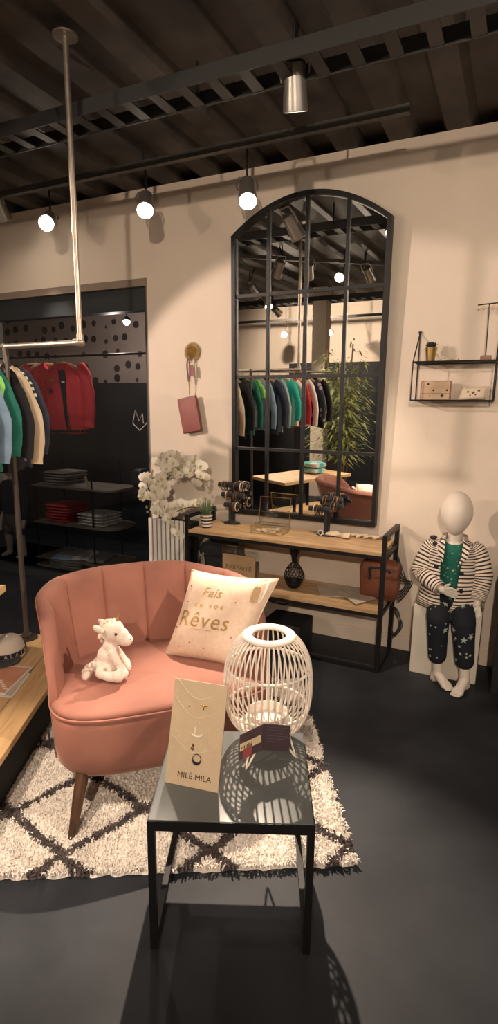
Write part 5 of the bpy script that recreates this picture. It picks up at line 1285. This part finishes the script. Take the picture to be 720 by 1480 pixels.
# ------------------------------------------------------------------ track and spotlights
m_lampb = mat('aluminium_lamp', (.45, .43, .40), .35, metal=.8)
m_lens = mat('lamp_lens', (1, .9, .8), .3, emit=(1, .86, .70), es=45)
def track(name, lab, a, c_):
    a, c_ = V(a), V(c_); t = thing(name, lab, 'lighting track', (a+c_)/2)
    b = MB(); d = (c_-a).normalized(); b.box((a+c_)/2, ((c_-a).length, .035, .035), rz=math.atan2(d.y, d.x)); b.build('rail', mat('track_metal', (.10, .095, .09), .5, metal=.5), t, smooth=False)
    for k in (.1, .5, .9):
        p_ = a.lerp(c_, k); b = MB(); b.tube([p_, V((p_.x, p_.y, ZC))], .006, 8); b.build('suspension_rod', m_black, t)
LMP = thing('track_spotlight', 'spotlight', 'spotlight', (0, 0, 0))
b = MB(); b.lathe([(.030, .13), (.044, .12), (.046, .04), (.050, .0), (.052, -.035), (.047, -.037), (.044, -.012)], 24, cap=False); b.lathe([(.044, .12), (.030, .13), (.006, .132)], 24); b.build('head', m_lampb, LMP, world=False)
b = MB(); b.lathe([(.0435, -.014), (.038, -.020), (.02, -.024), (.004, -.025)], 24); b.build('lens', m_lens, LMP, world=False)
b = MB(); b.tube([(.052, 0, .06), (.06, 0, .10), (.045, 0, .17)], .005, 8); b.tube([(-.052, 0, .06), (-.06, 0, .10), (-.045, 0, .17)], .005, 8); b.tube([(-.045, 0, .17), (.045, 0, .17)], .005, 8); b.build('yoke', m_lampb, LMP, world=False)
lused = [False]
def lamp(loc, aim, lab, grp, power=0, size=50, blend=.6, rad=.03, off=.03):
    loc = V(loc); d = (V(aim)-loc).normalized(); e = d.to_track_quat('-Z', 'Y').to_euler()
    if not lused[0]:
        lused[0] = True; o = LMP; o.location = loc; o.rotation_euler = e; o['label'] = lab; o['group'] = grp
    else: o = dup(LMP, loc, R=e, label=lab, group=grp)
    top = loc-d*.17; b = MB(); b.tube([top, top+V((0, 0, .03)), V((top.x, top.y, min(ZC, max(top.z+.05, ZC))))], .006, 8); b.build('stem', m_black, o)
    if power:
        l = spot(loc+d*(.045+off), aim, power, size, blend, rad, name='lamp_light')
    return o
track('lighting_track', 'dark ceiling track running along the mirror wall', (-3.6, -.50, 2.86), (-.6, -.50, 2.86))
gl = 'spotlights on the track by the mirror wall'
lampA = P(68, 321, Y=-.45); lampB = P(210, 300, Y=-.45); lampC = P(358, 285, Y=-.45)
AIMT = V((-.58, -2.02, .40))
lamp(lampA, (-1.2, -2.9, 1.0), 'lit spotlight above the hanging red jackets', gl, 35, 60)
lamp(lampB, (-.95, -2.3, .5), 'lit spotlight above the right edge of the shop window', gl, 35, 42, .6, .022)
lamp(lampC, AIMT, 'lit spotlight just left of the mirror arch', gl, 520, 38, .6, .016)
lamp((-3.30, -.45, 2.76), (-3.35, .9, .3), 'grey spotlight at the top left corner turned toward the window', gl, 60, 46, .8)
lamp((-.95, -1.05, 2.72), (-1.15, -.18, .7), 'spotlight hung close to the mirror and aimed down at the console', 'spotlights aimed at the mirror wall', 110, 58, .7)
# second track group seen in the mirror
track('lighting_track', 'dark ceiling track crossing the middle of the shop', (-2.9, -1.7, 2.86), (-.3, -3.9, 2.86))
g2_ = 'spotlights on the middle track'
for k, (t, aim) in enumerate(((.05, (-3, -1, .8)), (.22, (-3.2, -2.8, 1.2)), (.32, (-2.6, -3.8, 1.2)), (.42, (-1.8, 0, 1.2)), (.52, (-1.0, -4.6, 1)), (.75, (0, 0, 1)), (.85, (.6, -5, 1)))):
    p_ = V((-2.9, -1.7, 2.72)).lerp(V((-.3, -3.9, 2.72)), t); lamp(p_, aim, 'grey spotlight on the middle track seen in the mirror', g2_)
g3_ = 'spotlights near the far wall'
track('lighting_track', 'dark ceiling track along the far wall seen in the mirror', (-5, -5.2, 2.62), (-1, -5.2, 2.62))
for x_ in (-3.45, -2.72):
    lamp((x_, -5.15, 2.40), (x_+1.3, 0, 1.4), 'lit spotlight on the far track seen in the mirror', g3_, 90, 60)
# key spotlight heads whose light falls on the mirror wall
lamp(KEY.location, (-.9, 0, 1.2), 'lit spotlight near the left wall aimed at the mirror wall', 'spotlights aimed at the mirror wall')
lamp(SIDE.location, (-1.6, 0, 1.2), 'lit spotlight behind the camera aimed at the mirror wall', 'spotlights aimed at the mirror wall')
lamp(CHL.location, (-1.85, -2.0, .3), 'lit spotlight left of the camera aimed at the armchair', 'spotlights aimed at the mirror wall')
lamp(RUGL.location, (-1.42, -2.30, 0), 'lit spotlight left of the camera aimed at the rug', 'spotlights aimed at the mirror wall')
for q_, a_ in ((CHL, (-1.85, -2.0, .3)), (RUGL, (-1.42, -2.30, 0))): q_.location = q_.location+(V(a_)-q_.location).normalized()*.06
KEY.location = KEY.location+(V((-.9, 0, 1.2))-KEY.location).normalized()*.06
SIDE.location = SIDE.location+(V((-1.6, 0, 1.2))-SIDE.location).normalized()*.06
# cable trays under the ceiling (seen in the mirror)
m_tray = mat('galvanised_tray', (.05, .05, .05), .5, metal=.5)
for yy, lab in ((-1.15, 'perforated cable tray under the ceiling nearest the mirror'), (-4.6, 'perforated cable tray under the ceiling near the far wall')):
    t = thing('cable_tray', lab, 'cable tray', (-1.5, yy, 2.78)); b = MB()
    for s_ in (-1, 1): b.box((-1.5, yy+s_*.08, 2.80), (6.5, .006, .06))
    x_ = -4.6
    while x_ < 1.7: b.box((x_, yy, 2.775), (.05, .155, .006)); x_ += .14
    b.build('tray', m_tray, t, smooth=False)
    for x_ in (-3.6, -1.4, .8): b = MB(); b.tube([(x_, yy+.085, 2.8), (x_, yy+.085, ZC)], .005, 6); b.build('hanger_rod', m_black, t)

# ------------------------------------------------------------------ bamboo (seen in the mirror)
bp_ = V((-1.95, -3.35, 0))
BM = thing('bamboo_plant', 'tall artificial bamboo in a dark pot, seen in the mirror', 'plant', bp_)
b = MB(); b.lathe([(.12, 0), (.16, .30), (.15, .30), (.12, .26)], 28, c=bp_); b.build('pot', m_blackmat, BM)
rs = random.Random(8); b = MB(); tips = []
for k in range(11):
    a = rs.uniform(0, 2*PI); r_ = rs.uniform(.02, .09); h_ = rs.uniform(1.5, 2.1); base = bp_+V((r_*math.cos(a), r_*math.sin(a), .26)); top = base+V((.14*math.cos(a), .14*math.sin(a), h_-.26))
    pts = [base.lerp(top, i/12) for i in range(13)]; b.tube(pts, .008, 8); tips.append((base, top))
b.build('canes', mat('brown_cane', (.20, .12, .06), .5, col2=(.14, .12, .04), ns=10), BM)
b = MB()
for k in range(1900):
    s0, s1_ = rs.choice(tips); p_ = s0.lerp(s1_, rs.uniform(.38, 1.0)); a = rs.uniform(0, 2*PI); r_ = abs(rs.gauss(.12, .10)); p_ = p_+V((r_*math.cos(a), r_*math.sin(a), rs.uniform(-.06, .06)))
    l = rs.uniform(.09, .17); d = V((math.cos(a+rs.uniform(-.6, .6)), math.sin(a+rs.uniform(-.6, .6)), rs.uniform(-.7, .3))).normalized(); sd = d.cross(V((0, 0, 1))).normalized()*.012
    b._add([p_, p_+d*l*.35-sd, p_+d*l*.35+sd, p_+d*l+V((0, 0, -.015))], [(0, 1, 2), (1, 3, 2)])
b.build('foliage', mat('bamboo_leaf', (.20, .27, .08), .6, col2=(.46, .46, .18), ns=8), BM, kind='stuff')
# dark shelving against the far right, seen in the mirror
SH2 = thing('dark_shelving', 'dark shelving unit against the far wall, seen in the mirror', 'shelving', (-1.2, -5.9, 0))
b = MB(); b.b2((-1.9, -6.15, 0), (-.4, -6.12, 2.2)); b.build('back_panel', m_darkframe, SH2, smooth=False)
for x_ in (-1.9, -1.15, -.42): b = MB(); b.b2((x_, -6.12, 0), (x_+.03, -5.75, 2.2)); b.build('upright', m_darkframe, SH2, smooth=False)
for z_ in (.3, .8, 1.25, 1.7, 2.17): b = MB(); b.b2((-1.87, -6.11, z_), (-.42, -5.75, z_+.03)); b.build('shelf', m_gw, SH2, smooth=False)
b = MB(); b.ell((-1.6, -5.9, 1.28+.09), (.09, .08, .09)); b.build('red_hat', m_red, label='round red hat on the dark shelving seen in the mirror', cat='hat')
b = MB(); softbox(b, (-1.35, -5.92, 1.28), (.2, .14, .22), .01); b.build('cream_bag', m_cream, label='cream bag beside the red hat on the dark shelving', cat='bag')
# dark wall cabinet under the rail side seen in the mirror
b = MB(); b.b2((-5.2, -4.6, 0), (-2.9, -4.2, 1.15)); b.build('black_counter', m_blackmat, bevel=.01, label='long black counter behind the clothes rail seen in the mirror', cat='counter')
b = MB(); b.b2((-3.75, -6.19, 0), (-2.0, -6.12, 2.0)); b.build('dark_doorway', m_dark, label='tall dark panel on the far wall seen in the mirror', cat='panel')
CABX = P(714, 950, Y=-.36).x
# black cabinet at the right edge of the picture
b = MB(); b.b2((CABX, -.36, 0), (.5, -.012, .66)); b.build('black_cabinet', m_blackmat, bevel=.003, label='black cabinet against the wall right of the seated mannequin', cat='cabinet')
bq = P(183, 465, Y=.85)  # lamp added to light the window display, set at a bright blob
BL = thing('added_bay_lamp', 'small lit round lamp added inside the dark shop window', 'lamp', bq)
b = MB(); b.ell(bq, .030, 16, 12); b.build('bulb', m_lens, BL)
b = MB(); b.lathe([(.034, .012), (.030, .032), (.012, .045), (.004, .05)], 20, c=bq); b.tube([bq+V((0, 0, .045)), V((bq.x, bq.y, 2.6))], .004, 6); b.build('lamp_holder', m_black, BL)
l_ = bpy.data.lights.new('added_bay_light', 'POINT'); l_.energy = 26; l_.color = (1, .85, .72); l_.shadow_soft_size = .05; lo_ = bpy.data.objects.new('added_bay_light', l_); C.objects.link(lo_); lo_.location = bq+V((-.05, -.12, -.1))


# lamps added to brighten the far wall that the mirror shows
lamp((-3.2, -4.3, 2.62), (-3.0, -6.2, 1.9), 'added spotlight near the column aimed at the far wall', 'added spotlights for the mirror view', 200, 110, .6)
lamp((-.6, -4.2, 2.62), (-1.2, -6.2, 1.7), 'added spotlight behind the bamboo aimed at the dark shelving', 'added spotlights for the mirror view', 110, 90, .6)
lamp((.9, -1.6, 2.70), (-2.1, -2.2, 1.2), 'added unseen spotlight on the ceiling aimed at the clothes rail', 'added spotlights for the mirror view', 260, 60, .6)  # added outside the view to brighten the garments on the rail

lamp((-3.0, -3.2, 2.7), V((-2.3, -3.9, 1.5)), 'added spotlight beside the left wall aimed at the bamboo', 'added spotlights for the mirror view', 200, 70, .6)  # added to brighten the bamboo in the mirror

# second level of parts
NEST = {'lens': 'head', 'yoke': 'head', 'hem_band': 'body', 'collar': 'body', 'piping': 'seat_base', 'brand_tab': 'seat_base', 'rim_piping': 'backrest', 'seam': 'cover', 'lettering': ('cover', 'card', 'kraft_card'), 'underline': 'cover', 'fleck': 'cover',
        'written_marks': 'card', 'string': 'card', 'fine_chain': 'card', 'easel_back': 'card', 'label_strip': 'left_page', 'printed_marks': 'left_page', 'text_line': 'right_page', 'zip': 'pouch', 'clasp': 'wrist_strap', 'band': 'crown', 'band_letter': 'crown', 'top_button': 'crown',
        'cover_print': 'pages', 'white_lettering': 'pages', 'button': 'jacket_body', 'lapel': 'jacket_body', 'star_print': 'tee_shirt', 'flower_print': ('trousers', 'cushion_body'), 'handle': 'flap', 'tassel': 'flap', 'slat_line': 'box', 'printed_motif': 'box',
        'neck_label': 'dark_lining', 'round_badge': 'body', 'embroidery': 'body', 'handwriting': 'page', 'candle_dish': 'base_plate', 'lid_glass': 'lid_frame', 'hook': 'shoulder_bar', 'succulent': 'pot'}
base = lambda o: o.name.split('.')[0]
kids = {}
for o in bpy.data.objects:
    if o.parent: kids.setdefault(o.parent.name, []).append(o)
for r_ in [o for o in bpy.data.objects if o.parent is None and o.type == 'EMPTY']:
    ch = kids.get(r_.name, [])
    for c in ch:
        w_ = NEST.get(base(c))
        if not w_: continue
        w_ = (w_,) if isinstance(w_, str) else w_
        for p_ in ch:
            if base(p_) in w_ and p_ is not c: c.parent = p_; break
